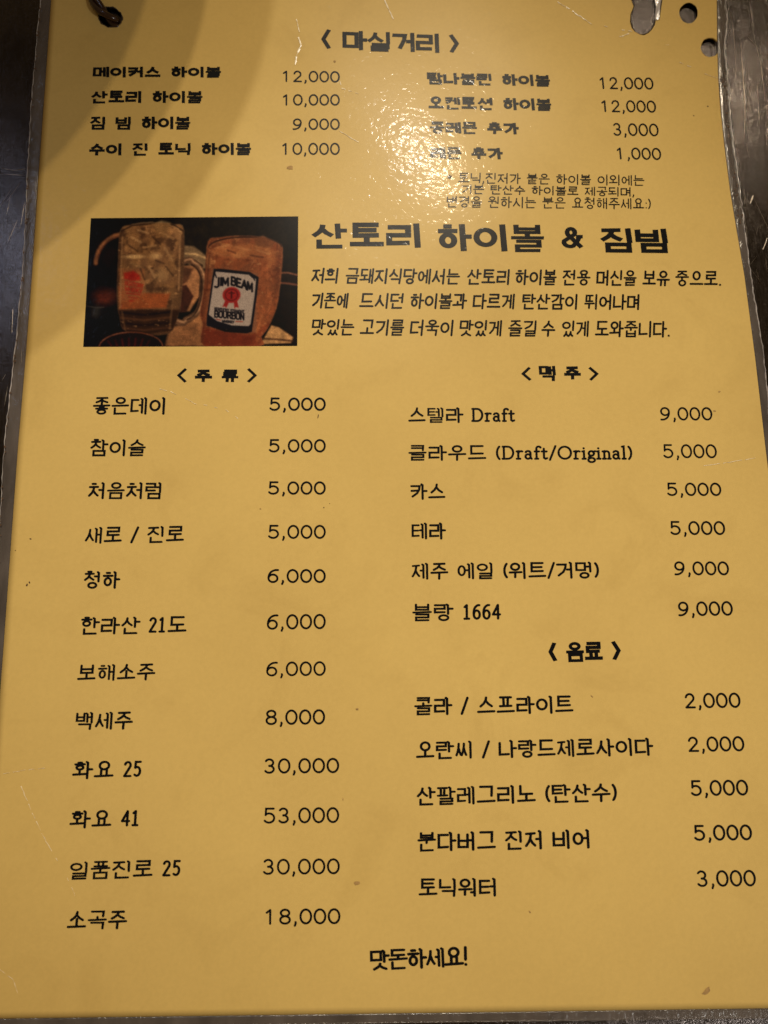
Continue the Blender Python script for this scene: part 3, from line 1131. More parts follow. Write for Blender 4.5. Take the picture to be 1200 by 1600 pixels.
# ------------------------------------------------------------------ printed photograph on the sheet
def paint():
    GW, GH = 420, 252
    X0, X1, Y0, Y1 = 100.0, 1097.0, 60.0, 663.0
    gx, gy = np.meshgrid(np.linspace(X0, X1, GW), np.linspace(Y0, Y1, GH))
    rng = np.random.default_rng(3)

    def vnoise(cell, seed, sx=1.0, sy=1.0):
        r = np.random.default_rng(seed)
        g = r.random((90, 90))
        fx = (gx - X0) / (cell * sx)
        fy = (gy - Y0) / (cell * sy)
        ix, iy = np.floor(fx).astype(int), np.floor(fy).astype(int)
        tx, ty = fx - ix, fy - iy
        tx, ty = tx * tx * (3 - 2 * tx), ty * ty * (3 - 2 * ty)
        G = lambda a, c: g[a % 90, c % 90]
        return (G(iy, ix) * (1 - tx) + G(iy, ix + 1) * tx) * (1 - ty) + (G(iy + 1, ix) * (1 - tx) + G(iy + 1, ix + 1) * tx) * ty

    def fbm(cell, seed, sx=1.0, sy=1.0):
        return (vnoise(cell, seed, sx, sy) + 0.5 * vnoise(cell / 2, seed + 1, sx, sy) + 0.25 * vnoise(cell / 4, seed + 2, sx, sy)) / 1.75
    img = np.zeros((GH, GW, 3)) + np.array([14, 9, 7.0])

    def lay(mask, colr, op=1.0):
        nonlocal img
        m = np.clip(mask * op, 0, 1)[..., None]
        img = img * (1 - m) + np.asarray(colr, float) * m

    def seg_d(ax, ay, bx, by):
        dx, dy = bx - ax, by - ay
        t = np.clip(((gx - ax) * dx + (gy - ay) * dy) / (dx * dx + dy * dy + 1e-9), 0, 1)
        return np.hypot(gx - ax - dx * t, gy - ay - dy * t)

    def poly(pts, soft=3.0):
        ins = np.zeros_like(gx, bool)
        d = np.full_like(gx, 1e9)
        j = len(pts) - 1
        for i in range(len(pts)):
            xi, yi = pts[i]
            xj, yj = pts[j]
            if yi != yj:
                ins ^= ((yi > gy) != (yj > gy)) & (gx < (xj - xi) * (gy - yi) / (yj - yi) + xi)
            d = np.minimum(d, seg_d(xi, yi, xj, yj))
            j = i
        sd = np.where(ins, d, -d)
        return np.clip(0.5 + sd / (2 * soft), 0, 1)

    def stroke(pts, w, soft=2.0):
        d = np.full_like(gx, 1e9)
        for (a, c) in zip(pts, pts[1:]):
            d = np.minimum(d, seg_d(*a, *c))
        return np.clip(0.5 + (w / 2 - d) / (2 * soft), 0, 1)

    def disc(cx, cy, rx, ry, soft=0.15):
        r = np.hypot((gx - cx) / rx, (gy - cy) / ry)
        return np.clip(0.5 + (1 - r) / (2 * soft), 0, 1)
    def smooth(pts, n=6):
        out = []
        m = len(pts)
        for i in range(m):
            p0, p1, p2, p3 = (np.array(pts[(i + k) % m], float) for k in (-1, 0, 1, 2))
            for k in range(n):
                t = k / n
                out.append(tuple(0.5 * (2 * p1 + (p2 - p0) * t + (2 * p0 - 5 * p1 + 4 * p2 - p3) * t * t + (3 * p1 - p0 - 3 * p2 + p3) * t ** 3)))
        return out
    # backdrop
    lay(disc(870, 130, 420, 190, 0.5), (34, 26, 19), 0.8)
    lay(fbm(14, 5) > 0.52, (60, 48, 34), 0.12)
    lay(disc(1060, 480, 60, 130, 0.6), (34, 24, 18), 0.7)
    # plate behind at left
    lay(stroke(arc(262, 266, 126, 130, 178, 268, 20), 21, 5), (128, 84, 54))
    lay(stroke(arc(262, 266, 118, 122, 190, 262, 20), 6, 4), (84, 48, 32), 0.8)
    lay(disc(200, 240, 34, 50, 0.4), (26, 14, 10), 0.9)
    # dark glasses at lower left
    lay(disc(190, 430, 55, 38, 0.5), (92, 40, 24), 0.8)
    lay(stroke([(100, 470), (150, 480), (185, 478)], 5, 3), (100, 95, 88), 0.6)
    lay(disc(150, 500, 18, 26, 0.6), (70, 66, 60), 0.6)
    # warm board under the mugs
    lay(poly([(500, 575), (600, 545), (655, 480), (690, 470), (700, 663), (480, 663)], 8), (142, 98, 62))
    lay(fbm(40, 8) * poly([(500, 575), (600, 545), (655, 480), (700, 663), (480, 663)], 8), (104, 66, 42), 0.6)
    lay(poly([(925, 655), (975, 566), (1010, 575), (1078, 622), (1068, 650)], 4), (168, 126, 82))
    lay(stroke([(930, 628), (1000, 632), (1075, 640)], 7, 4), (70, 44, 28))
    # things between the mugs
    lay(poly([(545, 190), (600, 195), (660, 240), (668, 300), (600, 300), (545, 250)], 5), (122, 96, 68))
    lay(stroke([(548, 228), (610, 232), (655, 250)], 8, 4), (178, 142, 98))
    lay(stroke([(545, 262), (600, 262), (640, 288)], 12, 4), (40, 26, 18))
    lay(poly([(548, 285), (610, 285), (636, 320), (632, 430), (590, 500), (545, 500)], 5), (150, 104, 68))
    lay(poly([(548, 380), (570, 375), (606, 430), (575, 500), (545, 505)], 4), (62, 34, 24))
    lay(poly([(548, 290), (600, 300), (575, 360), (548, 380)], 6), (70, 42, 28), 0.8)
    # left mug handle
    h = [(548, 268), (600, 275), (634, 305), (652, 360), (648, 440), (625, 505), (580, 535), (530, 545)]
    h = smooth(h + [(300, 400)], 6)[:43]
    lay(stroke(h, 30, 4), (94, 66, 46))
    lay(stroke([(x + 4, y - 4) for x, y in h], 8, 4), (172, 130, 94), 0.8)
    lay(stroke([(x - 9, y + 6) for x, y in h[6:36]], 6, 3), (40, 24, 16), 0.8)
    # left mug body
    body = [(246, 118), (300, 92), (420, 84), (500, 92), (550, 125), (550, 400), (530, 540), (480, 606), (300, 592), (262, 520), (245, 420), (242, 250)]
    mb = poly(smooth(body, 4), 4)
    lay(mb, (118, 92, 66))
    n1 = fbm(46, 21, 0.8, 1.2)
    lay(mb * np.clip((n1 - 0.45) * 5, 0, 1), (136, 108, 74), 0.7)
    lay(mb * np.clip((fbm(30, 31) - 0.56) * 7, 0, 1) * (gy < 420), (160, 130, 92), 0.6)
    lay(mb * np.clip((fbm(36, 41) - 0.55) * 7, 0, 1), (72, 52, 36), 0.7)
    lay(mb * np.clip(1 - (gx - 245) / 26, 0, 1), (70, 50, 34), 0.7)
    lay(mb * np.clip(1 - (552 - gx) / 30, 0, 1), (78, 58, 42), 0.7)
    lay(mb * poly([(300, 410), (495, 415), (480, 482), (260, 490), (250, 380)], 6), (158, 92, 52), 0.85)
    lay(mb * poly([(250, 300), (370, 300), (372, 420), (260, 460)], 8), (150, 104, 70), 0.7)
    lay(mb * np.clip((gy - 486) / 10, 0, 1), (52, 33, 22), 0.9)
    for yy, cc in ((503, (20, 12, 8)), (528, (104, 74, 50)), (552, (30, 18, 12)), (575, (96, 66, 46)), (598, (120, 92, 66))):
        lay(mb * stroke([(270, yy), (380, yy + 12), (500, yy - 2)], 9, 5), cc, 0.8)
    lay(disc(316, 242, 48, 10, 0.5), (206, 184, 142), 0.8)
    lay(disc(420, 240, 26, 14, 0.6), (190, 168, 126), 0.7)
    lay(disc(450, 330, 34, 26, 0.7), (150, 128, 96), 0.7)
    lay(disc(448, 395, 40, 10, 0.6), (70, 50, 34), 0.7)
    lay(stroke([(250, 122), (300, 96), (400, 88), (500, 95), (547, 124)], 6, 3), (40, 28, 20), 0.8)
    lay(stroke([(300, 90), (340, 84), (400, 80)], 4, 3), (150, 122, 90), 0.7)
    lay(poly([(395, 90), (440, 74), (485, 84), (475, 120), (420, 128)], 6), (136, 112, 80), 0.9)
    lay(stroke([(480, 96), (520, 112), (540, 135)], 6, 3), (166, 142, 108), 0.7)
    for a, c, w_, cc in (((256, 150), (262, 480), 5, (168, 142, 108)), ((532, 140), (535, 400), 6, (176, 148, 112)), ((510, 420), (500, 580), 8, (130, 104, 76)),
                         ((272, 500), (292, 585), 6, (124, 98, 72)), ((300, 150), (345, 175), 8, (184, 160, 124)), ((360, 200), (420, 190), 7, (176, 150, 112)),
                         ((440, 130), (500, 160), 9, (160, 134, 98)), ((300, 270), (350, 290), 7, (150, 126, 92)), ((390, 290), (420, 340), 9, (166, 142, 108)),
                         ((460, 200), (500, 260), 9, (158, 134, 100)), ((330, 118), (380, 132), 6, (190, 166, 130))):
        lay(mb * stroke([a, c], w_, 5), cc, 0.75)
    for a, c, w_ in (((290, 190), (330, 215), 6), ((400, 150), (440, 185), 7), ((350, 300), (372, 350), 6), ((470, 290), (505, 330), 7), ((420, 260), (460, 275), 6)):
        lay(mb * stroke([a, c], w_, 4), (56, 40, 28), 0.7)
    # red print on the left mug
    red = (152, 44, 30)
    lay(poly([(272, 318), (318, 308), (348, 330), (352, 352), (310, 356), (275, 345)], 5), red, 0.9)
    lay(disc(312, 330, 16, 10, 0.5), (140, 30, 20), 0.7)

    def caps(text, x0, y0, x1, y1, hgt, w, colr, bend=0.0, soft=1.6, op=1.0):
        st = compose(text, 'CAPS')
        xs_ = [p[0] for s, _, _ in st for p in s]
        e0, e1 = min(xs_), max(xs_)
        for s, cl, _ in st:
            pp = []
            for x, y in s:
                f = (x - e0) / (e1 - e0)
                pp.append((x0 + (x1 - x0) * f, y0 + (y1 - y0) * f - bend * 4 * f * (1 - f) + y * hgt))
            lay(stroke(pp, w, soft), colr, op)
    caps('SUNTORY', 280, 356, 366, 372, 17, 5, red, 0, 2.4, 0.75)
    caps('WHISKY', 282, 382, 362, 396, 17, 5, red, 0, 2.4, 0.75)
    lay(stroke([(290, 412), (352, 420)], 7, 3), red, 0.6)
    lay(stroke([(300, 430), (340, 436)], 6, 3), red, 0.5)
    lay(disc(314, 448, 12, 5, 0.6), red, 0.6)
    # bowl rim at the bottom
    lay(disc(322, 665, 150, 72, 0.12), (26, 12, 10))
    lay(stroke(arc(322, 665, 148, 70, 180, 360, 20), 6, 3), (128, 78, 54), 0.9)
    for k in range(7):
        xx = 215 + k * 32
        lay(stroke([(xx, 622 + abs(xx - 322) * 0.14), (xx + (322 - xx) * 0.15, 660)], 6, 5), (96, 32, 20), 0.6)
    # right mug handle
    lay(poly([(1005, 318), (1060, 322), (1100, 332), (1100, 382), (1050, 375), (1000, 368)], 4), (34, 22, 18))
    lay(stroke([(1008, 322), (1050, 322), (1100, 334)], 8, 3), (128, 84, 62), 0.9)
    lay(stroke([(1005, 368), (1050, 372), (1100, 380)], 9, 3), (122, 76, 56), 0.9)
    # right mug body
    rb = [(668, 172), (720, 156), (830, 148), (940, 158), (1000, 185), (1024, 216), (1014, 380), (996, 490), (960, 575), (928, 620), (922, 663), (668, 663),
          (655, 560), (640, 510), (652, 420), (658, 300)]
    mr = poly(smooth(rb, 4), 4)
    lay(mr, (134, 88, 62))
    lay(mr * np.clip((fbm(44, 61, 1.0, 1.5) - 0.48) * 6, 0, 1), (158, 98, 64), 0.7)
    lay(mr * np.clip((fbm(20, 71) - 0.58) * 7, 0, 1), (104, 58, 36), 0.6)
    lay(mr * poly([(680, 215), (760, 190), (900, 185), (1005, 225), (990, 285), (930, 262), (800, 245), (690, 240)], 8), (172, 120, 80), 0.8)
    lay(mr * np.clip((fbm(26, 81) - 0.55) * 7, 0, 1) * (gy < 300), (188, 142, 98), 0.6)
    lay(mr * np.clip(1 - (1020 - gx) / 40, 0, 1) * (gy < 480), (112, 68, 46), 0.7)
    lay(mr * poly([(650, 575), (880, 612), (960, 560), (925, 663), (655, 663)], 8), (118, 52, 36), 0.8)
    lay(mr * np.clip((fbm(22, 91) - 0.5) * 6, 0, 1) * (gx > 890) * (gy > 400), (176, 112, 74), 0.7)
    lay(mr * np.clip(1 - (gx - 650) / 22, 0, 1), (96, 54, 36), 0.7)
    rimp = arc(845, 200, 172, 46, 180, 360, 24)
    lay(stroke(rimp, 7, 3), (60, 40, 30), 0.9)
    lay(stroke([(x, y + 8) for x, y in rimp], 4, 3), (166, 118, 84), 0.6)
    lay(stroke(arc(845, 205, 170, 40, 20, 160, 20), 5, 3), (176, 130, 92), 0.5)
    lay(poly([(880, 160), (930, 148), (985, 180), (975, 205), (905, 200)], 5), (132, 90, 62), 0.9)
    lay(stroke([(1020, 220), (1012, 380), (994, 490)], 5, 3), (176, 122, 86), 0.6)
    lay(mr * np.clip(1 - abs(gx - 935) / 60, 0, 1) * (gy > 240), (170, 110, 74), 0.55)
    for a, c, w_, cc in (((700, 205), (770, 190), 6, (200, 156, 114)), ((800, 200), (870, 215), 7, (196, 150, 108)), ((900, 215), (960, 235), 6, (202, 160, 118)),
                         ((720, 240), (800, 255), 5, (176, 122, 84)), ((950, 300), (960, 430), 8, (176, 118, 80)), ((905, 600), (930, 520), 8, (190, 130, 88)),
                         ((960, 500), (975, 440), 7, (188, 130, 92))):
        lay(mr * stroke([a, c], w_, 5), cc, 0.7)
    for a, c, w_ in (((760, 215), (800, 228), 5), ((870, 240), (930, 250), 6), ((675, 240), (668, 400), 6)):
        lay(mr * stroke([a, c], w_, 4), (78, 44, 30), 0.7)
    # label on the right mug
    lay(poly([(698, 302), (735, 302), (870, 318), (890, 330), (912, 342), (906, 420), (884, 596), (860, 604), (760, 596), (672, 566), (672, 520), (682, 440), (692, 345)], 2),
        (26, 23, 30))
    lay(poly([(708, 314), (865, 330), (880, 344), (900, 350), (894, 430), (878, 560), (868, 570), (790, 566), (720, 545), (680, 515), (690, 430), (700, 345)], 2),
        (176, 155, 138))
    for a, c in (((703, 322), (712, 342)), ((884, 338), (893, 356))):
        lay(stroke([a, c], 5, 2), (26, 23, 30))
    blk = (24, 20, 26)
    caps('JIM', 706, 346, 768, 346, 34, 9, blk, 2, 1.4)
    caps('BEAM', 784, 340, 882, 372, 36, 9, blk, 2, 1.4)
    lay(disc(785, 424, 42, 37, 0.08), (156, 44, 38))
    lay(stroke(ell(756, 398, 814, 450)[0] + [ell(756, 398, 814, 450)[0][0]], 4, 2), (96, 24, 24))
    lay(stroke([(785, 410), (785, 438)], 8, 2), (84, 22, 22))
    lay(stroke([(772, 415), (798, 415)], 5, 2), (84, 22, 22))
    lay(poly([(757, 448), (775, 456), (762, 484), (754, 476), (744, 480)], 2), (156, 44, 38))
    lay(poly([(797, 456), (812, 450), (820, 484), (808, 480), (800, 488)], 2), (156, 44, 38))
    caps('KENTUCKY', 708, 482, 774, 490, 13, 3.2, blk, 0, 1.3)
    caps('STRAIGHT', 782, 491, 846, 497, 13, 3.2, blk, 0, 1.3)
    caps('BOURBON', 709, 498, 845, 512, 28, 6.5, blk, 0, 1.3)
    caps('WHISKEY', 744, 541, 800, 546, 10, 3.2, blk, 0, 1.3)
    lay(stroke([(716, 536), (736, 541)], 3, 1.5), red)
    lay(stroke([(808, 548), (840, 549)], 3, 1.5), red)
    # mottled light and dark through glass, ice and backdrop, then the print's softness
    keep = poly([(690, 300), (905, 325), (905, 600), (672, 570)], 6)[..., None]
    mod = 0.74 + 0.46 * fbm(30, 101)[..., None]
    mod2 = 0.86 + 0.28 * fbm(9, 131, 1.3, 0.8)[..., None]
    glass = np.clip(mb + mr, 0, 1)[..., None] * 0.55
    img = img * (keep + (1 - keep) * (glass + (1 - glass) * mod * mod2))
    glints = np.clip((vnoise(8, 77, 1.6, 0.8) - 0.86) * 9, 0, 1) * np.clip(mb + mr - keep[..., 0], 0, 1)
    lay(glints, (205, 172, 130), 0.45)
    shade_l = np.clip((gy - 60) / 600, 0, 1)[..., None]
    img = img * (1.0 - 0.22 * mb[..., None] * shade_l)
    for _ in range(2):
        q = np.pad(img, ((1, 1), (1, 1), (0, 0)), 'edge')
        img = (q[:-2, 1:-1] + q[2:, 1:-1] + q[1:-1, :-2] + q[1:-1, 2:] + 4 * q[1:-1, 1:-1]) / 8
    img = img * (1.0 - 0.16 * mr[..., None])
    gl_ = np.clip(mb + mr, 0, 1)[..., None] * (1 - keep)
    img = img * (1 - gl_ * np.array([0.0, 0.10, 0.20]))
    img = np.where(img > 95, 95 + (img - 95) * 1.12, 95 - (95 - img) * 1.10)
    # print grain
    img = img * (0.9 + 0.2 * rng.random((GH, GW, 1)))
    img = np.clip(img, 3, 255)
    # from how it looks under the room's warm light to ink reflectance
    refl = lin(255 * (np.clip(img, 0, 255) / 255 * 0.86) ** 1.12) / np.array([0.62, 0.60, 0.56])
    refl = np.clip(refl, 0.003, 0.9)
    return GW, GH, refl


def build_photo():
    GW, GH, col_ = paint()
    TLc, TRc, BRc, BLc = (142, 341), (466, 338), (464.5, 540.5), (130, 542)
    uu, vv = np.meshgrid(np.linspace(0, 1, GW), np.linspace(0, 1, GH))

    def bil(k):
        return TLc[k] * (1 - uu) * (1 - vv) + TRc[k] * uu * (1 - vv) + BRc[k] * uu * vv + BLc[k] * (1 - uu) * vv
    PX, PY = bil(0), bil(1)
    # coarse surface sampling, then bilinear up-sampling (fast)
    cu, cv = 22, 14
    G = np.zeros((cv, cu, 3))
    for j in range(cv):
        for i in range(cu):
            u, v = i / (cu - 1), j / (cv - 1)
            x = TLc[0] * (1 - u) * (1 - v) + TRc[0] * u * (1 - v) + BRc[0] * u * v + BLc[0] * (1 - u) * v
            y = TLc[1] * (1 - u) * (1 - v) + TRc[1] * u * (1 - v) + BRc[1] * u * v + BLc[1] * (1 - u) * v
            G[j, i] = on_sheet(x, y, 0.00005)
    fu, fv = uu * (cu - 1), vv * (cv - 1)
    iu, iv = np.minimum(fu.astype(int), cu - 2), np.minimum(fv.astype(int), cv - 2)
    tu, tv = (fu - iu)[..., None], (fv - iv)[..., None]
    P_ = (G[iv, iu] * (1 - tu) + G[iv, iu + 1] * tu) * (1 - tv) + (G[iv + 1, iu] * (1 - tu) + G[iv + 1, iu + 1] * tu) * tv
    co = P_.reshape(-1, 3)
    me = bpy.data.meshes.new('photo_print')
    idx = np.arange(GW * GH).reshape(GH, GW)
    f = np.stack([idx[:-1, :-1], idx[1:, :-1], idx[1:, 1:], idx[:-1, 1:]], -1).reshape(-1, 4)
    me.from_pydata(co.tolist(), [], f.tolist())
    me.materials.append(m_photo)
    at_ = me.color_attributes.new('print', 'FLOAT_COLOR', 'POINT')
    ca = np.ones((GW * GH, 4), np.float32)
    ca[:, :3] = col_.reshape(-1, 3)
    at_.data.foreach_set('color', ca.ravel())
    me.polygons.foreach_set('use_smooth', [True] * len(me.polygons))
    me.update()
    o = bpy.data.objects.new('photo_print', me)
    C.objects.link(o)
    o.parent = menu
    o['label'] = 'dark printed photograph of two glass mugs of iced drink'
    return o


build_photo()


# ------------------------------------------------------------------ wear: scratches, creases, specks, stains
def flat_strip(name, pts, w, mat, z=0.00009, broken=0.0, seed=0):
    rnd = random.Random(seed)
    fine = []
    for (a, c) in zip(pts, pts[1:]):
        n = max(2, int(math.hypot(c[0] - a[0], c[1] - a[1]) / 5))
        for k in range(n):
            t = k / n
            fine.append((a[0] + (c[0] - a[0]) * t + rnd.uniform(-0.5, 0.5), a[1] + (c[1] - a[1]) * t + rnd.uniform(-0.5, 0.5)))
    fine.append(pts[-1])
    verts, faces = [], []
    for i in range(len(fine) - 1):
        if rnd.random() < broken:
            continue
        a, c = fine[i], fine[i + 1]
        dx, dy = c[0] - a[0], c[1] - a[1]
        l = math.hypot(dx, dy)
        nx_, ny_ = -dy / l, dx / l
        w0 = w * rnd.uniform(0.2, 1.2) / 2
        w1 = w * rnd.uniform(0.2, 1.0) / 2
        k = len(verts)
        verts += [on_sheet(a[0] + nx_ * w0, a[1] + ny_ * w0, z), on_sheet(a[0], a[1], z + 0.00002), on_sheet(a[0] - nx_ * w0, a[1] - ny_ * w0, z),
                  on_sheet(c[0] - nx_ * w1, c[1] - ny_ * w1, z), on_sheet(c[0], c[1], z + 0.00002), on_sheet(c[0] + nx_ * w1, c[1] + ny_ * w1, z)]
        faces += [(k, k + 5, k + 4, k + 1), (k + 1, k + 4, k + 3, k + 2)]
    o = mesh_obj(name, verts, faces, mat, menu)
    for p in o.data.polygons:
        if p.normal.z < 0:
            p.flip()
    return o


SCR = [([(599, -5), (606, 12), (615, 30)], 2.0, 0.0), ([(866, 0), (890, 14), (925, 38)], 1.6, 0.2), ([(928, 36), (960, 45), (988, 49)], 1.2, 0.5),
       ([(33, 1228), (50, 1270), (72, 1315), (90, 1345)], 1.3, 0.45), ([(105, 1372), (122, 1410)], 0.8, 0.5),
       ([(238, 604), (266, 612), (308, 632)], 0.9, 0.25), ([(318, 632), (352, 640), (372, 654)], 0.8, 0.6),
       ([(1100, 728), (1140, 722), (1190, 714)], 1.1, 0.3), ([(0, 1210), (40, 1203), (70, 1200)], 0.9, 0.4),
       ([(1062, 97), (1080, 105), (1100, 115), (1122, 122)], 1.1, 0.3), ([(466, 58), (470, 70), (463, 88), (461, 101)], 3.0, 0.1),
       ([(463, 30), (468, 50)], 1.6, 0.3), ([(983, 52), (974, 56), (968, 57)], 2.2, 0.1), ([(1040, 70), (1060, 68)], 1.0, 0.5),
       ([(512, 112), (530, 120), (534, 138), (566, 148)], 1.4, 0.5), ([(530, 205), (560, 222), (575, 226)], 1.4, 0.3),
       ([(0, 1515), (20, 1530), (28, 1552)], 1.2, 0.3)]
for k, (p, w, br) in enumerate(SCR):
    flat_strip('scratch', p, w, m_scratch, broken=br, seed=k)


def speck(name, x, y, rx, ry, mat, rot=0, seed=0):
    pts = blob(x, y, rx, ry, 9, 0.25, seed, rot)
    verts = [on_sheet(x, y, 0.00013)] + [on_sheet(a, c, 0.00007) for a, c in pts]
    faces = [(0, 1 + (k + 1) % 9, 1 + k) for k in range(9)]
    o = mesh_obj(name, verts, faces, mat, menu)
    for p in o.data.polygons:
        if p.normal.z < 0:
            p.flip()


SP = [(42, 914, 1.2, 2.4, 0.6), (46, 910, 1.3, 1.6, 0), (47.5, 842, 1.4, 1.1, 0), (24, 860, 1, .8, 0), (497, 651, 0.8, 3.2, 0.2), (506, 793, 1.0, 0.8, 0),
      (515, 787, 0.7, 0.5, 0), (1084, 180.5, 1.1, 0.9, 0), (1106, 166, 1.3, 1.0, 0), (1104, 1549, 4, 8, 0.8), (828, 1425, 2.2, 1.2, 0.7),
      (925, 1088, 2.6, 0.9, 0.7), (536, 1249, 0.8, 2.2, 0.1), (558, 1108, 2.6, 1.6, 0), (407, 795, 1.6, 0.9, 0), (1124, 612, 1.8, 1.2, 0)]
for k, (x, y, a, c, r) in enumerate(SP):
    speck('speck', x, y, a, c, m_speck if k < 9 else m_stain, r, k)
ST = [(453, 262, 4.5, 3.5), (558, 1380, 5, 3), (523, 96, 2, 2), (1117, 642, 2, 1.4)]
for k, (x, y, a, c) in enumerate(ST):
    speck('stain', x, y, a, c, m_stain, 0, 40 + k)
mesh_flap = [on_sheet(1023, 32, 0.0001), on_sheet(1030, 30, 0.0003), on_sheet(1031, 14, 0.0004), on_sheet(1034, -8, 0.0003), on_sheet(1022, -8, 0.0), on_sheet(1025, 10, 0.0)]
fl = mesh_obj('torn_flap', mesh_flap, [(0, 5, 2, 1), (5, 4, 3, 2)], m_rim, menu)
for k in (3, 0):
    h = HOLES[k]
    pts = [on_sheet(x, y, 0.00002) for x, y in (h[1:-1] if k == 3 else h + [h[0]])]
    rd = random.Random(k)
    rad = [rd.uniform(0.00008, 0.0003) for _ in pts]
    v_, f_ = tube(pts, lambda i: rad[i], 5)
    mesh_obj('torn_edge', v_, f_, m_burn, menu, True)

rd = random.Random(17)
sv, sf = [], []
for k in range(90):
    y = rd.uniform(0, 1080)
    x = edge_at(LEFT, y) + left_off(y) + rd.uniform(0.3, 3.2)
    a = rd.uniform(0.5, 1.2)
    n0_ = len(sv)
    sv += [on_sheet(x + p, y + q, 0.00014) for p, q in ((-a, -a * rd.uniform(0.6, 2)), (a, -a), (a * 0.8, a * rd.uniform(0.6, 2)), (-a, a))]
    sf.append((n0_, n0_ + 3, n0_ + 2, n0_ + 1))
for k in range(40):
    y = rd.uniform(90, 420)
    x = edge_at(RIGHT, y) + rd.uniform(5, 14)
    a = rd.uniform(0.4, 1.3)
    n0_ = len(sv)
    sv += [on_sheet(x + p, y + q, 0.00014) for p, q in ((-a, -a), (a, -a), (a, a * rd.uniform(0.6, 2)), (-a, a))]
    sf.append((n0_, n0_ + 3, n0_ + 2, n0_ + 1))
dirt = mesh_obj('seam_grime', sv, sf, m_speck, menu)
dirt['kind'] = 'stuff'

# ------------------------------------------------------------------ binding cord through the left hole
cord = empty('binding_cord', 'dark brown twisted cord looped through the top left hole of the menu', 'cord', (0, 0, 0))
path = [(184, 38, -0.0006), (178, 34, 0.0004), (168, 26, 0.0013), (158, 16, 0.0016), (148, 2, 0.0013), (138, -16, 0.0008), (120, -60, 0.0002), (90, -120, -0.0002), (40, -170, 0.0)]
P3 = []
for x, y, z in path:
    P3.append(on_sheet(x, y, z))


def catmull(P_, n=10):
    out = []
    for i in range(len(P_) - 1):
        p0, p1, p2, p3 = P_[max(0, i - 1)], P_[i], P_[i + 1], P_[min(len(P_) - 1, i + 2)]
        for k in range(n):
            t = k / n
            out.append(0.5 * ((2 * p1) + (p2 - p0) * t + (2 * p0 - 5 * p1 + 4 * p2 - p3) * t * t + (3 * p1 - p0 - 3 * p2 + p3) * t ** 3))
    out.append(P_[-1])
    return out


cl = catmull(P3)
for ph in (0, math.pi):
    pts = []
    for i, p in enumerate(cl):
        t = (cl[min(i + 1, len(cl) - 1)] - cl[max(i - 1, 0)]).normalized()
        s = t.cross(Vector((0, 0, 1))).normalized()
        n = s.cross(t)
        a = ph + i * 0.09
        pts.append(p + (s * math.cos(a) + n * math.sin(a)) * 0.00085)
    v_, f_ = tube(pts, 0.00095, 10)
    mesh_obj('strand', v_, f_, m_cord, cord, True)

# ------------------------------------------------------------------ table scratches
rnd = random.Random(5)


def table_scratch(name, pts, w, parent):
    verts, faces = [], []
    P_ = [on_plane(x, y, -0.00032) for x, y in pts]
    fine = catmull(P_, 8)
    for i, p in enumerate(fine):
        d = (fine[min(i + 1, len(fine) - 1)] - fine[max(0, i - 1)]).normalized()
        nn = Vector((-d.y, d.x, 0))
        ww = w * math.sin(math.pi * (i + 0.3) / (len(fine) - 0.4)) * rnd.uniform(0.5, 1.1)
        verts += [p + nn * ww + Vector((0, 0, 0.00003)), p - nn * ww + Vector((0, 0, 0.00004))]
    for i in range(len(fine) - 1):
        faces.append((2 * i, 2 * i + 1, 2 * i + 3, 2 * i + 2))
    o = mesh_obj(name, verts, faces, m_steel_scratch, parent)
    for p in o.data.polygons:
        if p.normal.z < 0:
            p.flip()
    return o


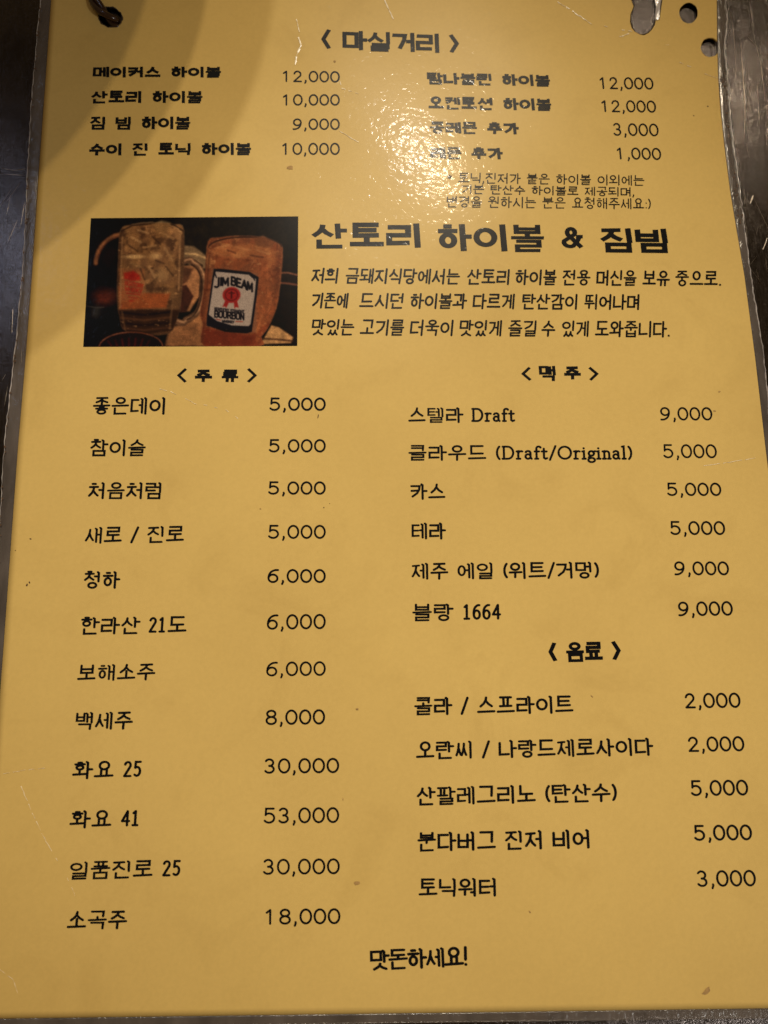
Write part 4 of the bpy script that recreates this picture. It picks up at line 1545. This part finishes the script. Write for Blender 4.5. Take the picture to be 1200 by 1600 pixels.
TS = [([(1157, 60), (1161, 120), (1164, 175), (1162, 230)], 0.00016), ([(1187, 60), (1190, 110), (1196, 160)], 0.00008),
      ([(1172, 318), (1177, 305)], 0.0003), ([(1171, 0), (1178, 50)], 0.00008), ([(1140, 10), (1147, 60), (1150, 130)], 0.00006),
      ([(0, 262), (22, 266), (44, 263)], 0.00006), ([(0, 272), (40, 274)], 0.00005), ([(1183, 130), (1187, 200)], 0.00006),
      ([(1192, 390), (1199, 372)], 0.0001), ([(1168, 10), (1186, 90), (1200, 140)], 0.00005)]
for k in range(26):
    x = rnd.uniform(1140, 1200)
    y = rnd.uniform(-10, 420)
    l = rnd.uniform(15, 70)
    a = rnd.uniform(-0.1, 0.25) if rnd.random() < 0.7 else rnd.uniform(-1, 1)
    TS.append(([(x, y), (x + a * l * 0.5, y + l * 0.5), (x + a * l, y + l)], rnd.uniform(0.00002, 0.00005)))
for k in range(18):
    x = rnd.uniform(-5, 55)
    y = rnd.uniform(250, 620)
    l = rnd.uniform(10, 50)
    a = rnd.uniform(-1.5, 0.8)
    TS.append(([(x, y), (x + a * l * 0.5, y + l * 0.5), (x + a * l, y + l)], rnd.uniform(0.00002, 0.00004)))
for p, w in TS:
    table_scratch('scratch', p, w, table)

# ------------------------------------------------------------------ unseen round disc added overhead; its rim shades the corner
hd = CEN + SLOPE * BLOCKER_H
blocker = empty('shadow_blocker', 'unseen dark round disc on a stem, added to cast the corner shadow', 'exhaust hood', hd)
NS = 72


def lathe(prof, name, mat, parent):
    verts, faces = [], []
    for r, z in prof:
        for k in range(NS):
            a = 2 * math.pi * k / NS
            verts.append((r * math.cos(a), r * math.sin(a), z))
    for i in range(len(prof) - 1):
        for k in range(NS):
            a, b_ = i * NS + k, i * NS + (k + 1) % NS
            faces.append((a, b_, b_ + NS, a + NS))
    return mesh_obj(name, verts, faces, mat, parent, True)


lathe([(0.0005, 0.004), (BLOCKER_R - 0.004, 0.004), (BLOCKER_R, 0.0), (BLOCKER_R, 0.003), (0.035, 0.03), (0.03, 0.034)], 'blocker_disc', m_blocker, blocker)
lathe([(0.03, 0.034), (0.03, 1.6), (0.027, 1.6), (0.027, 0.034)], 'blocker_stem', m_blocker, blocker)
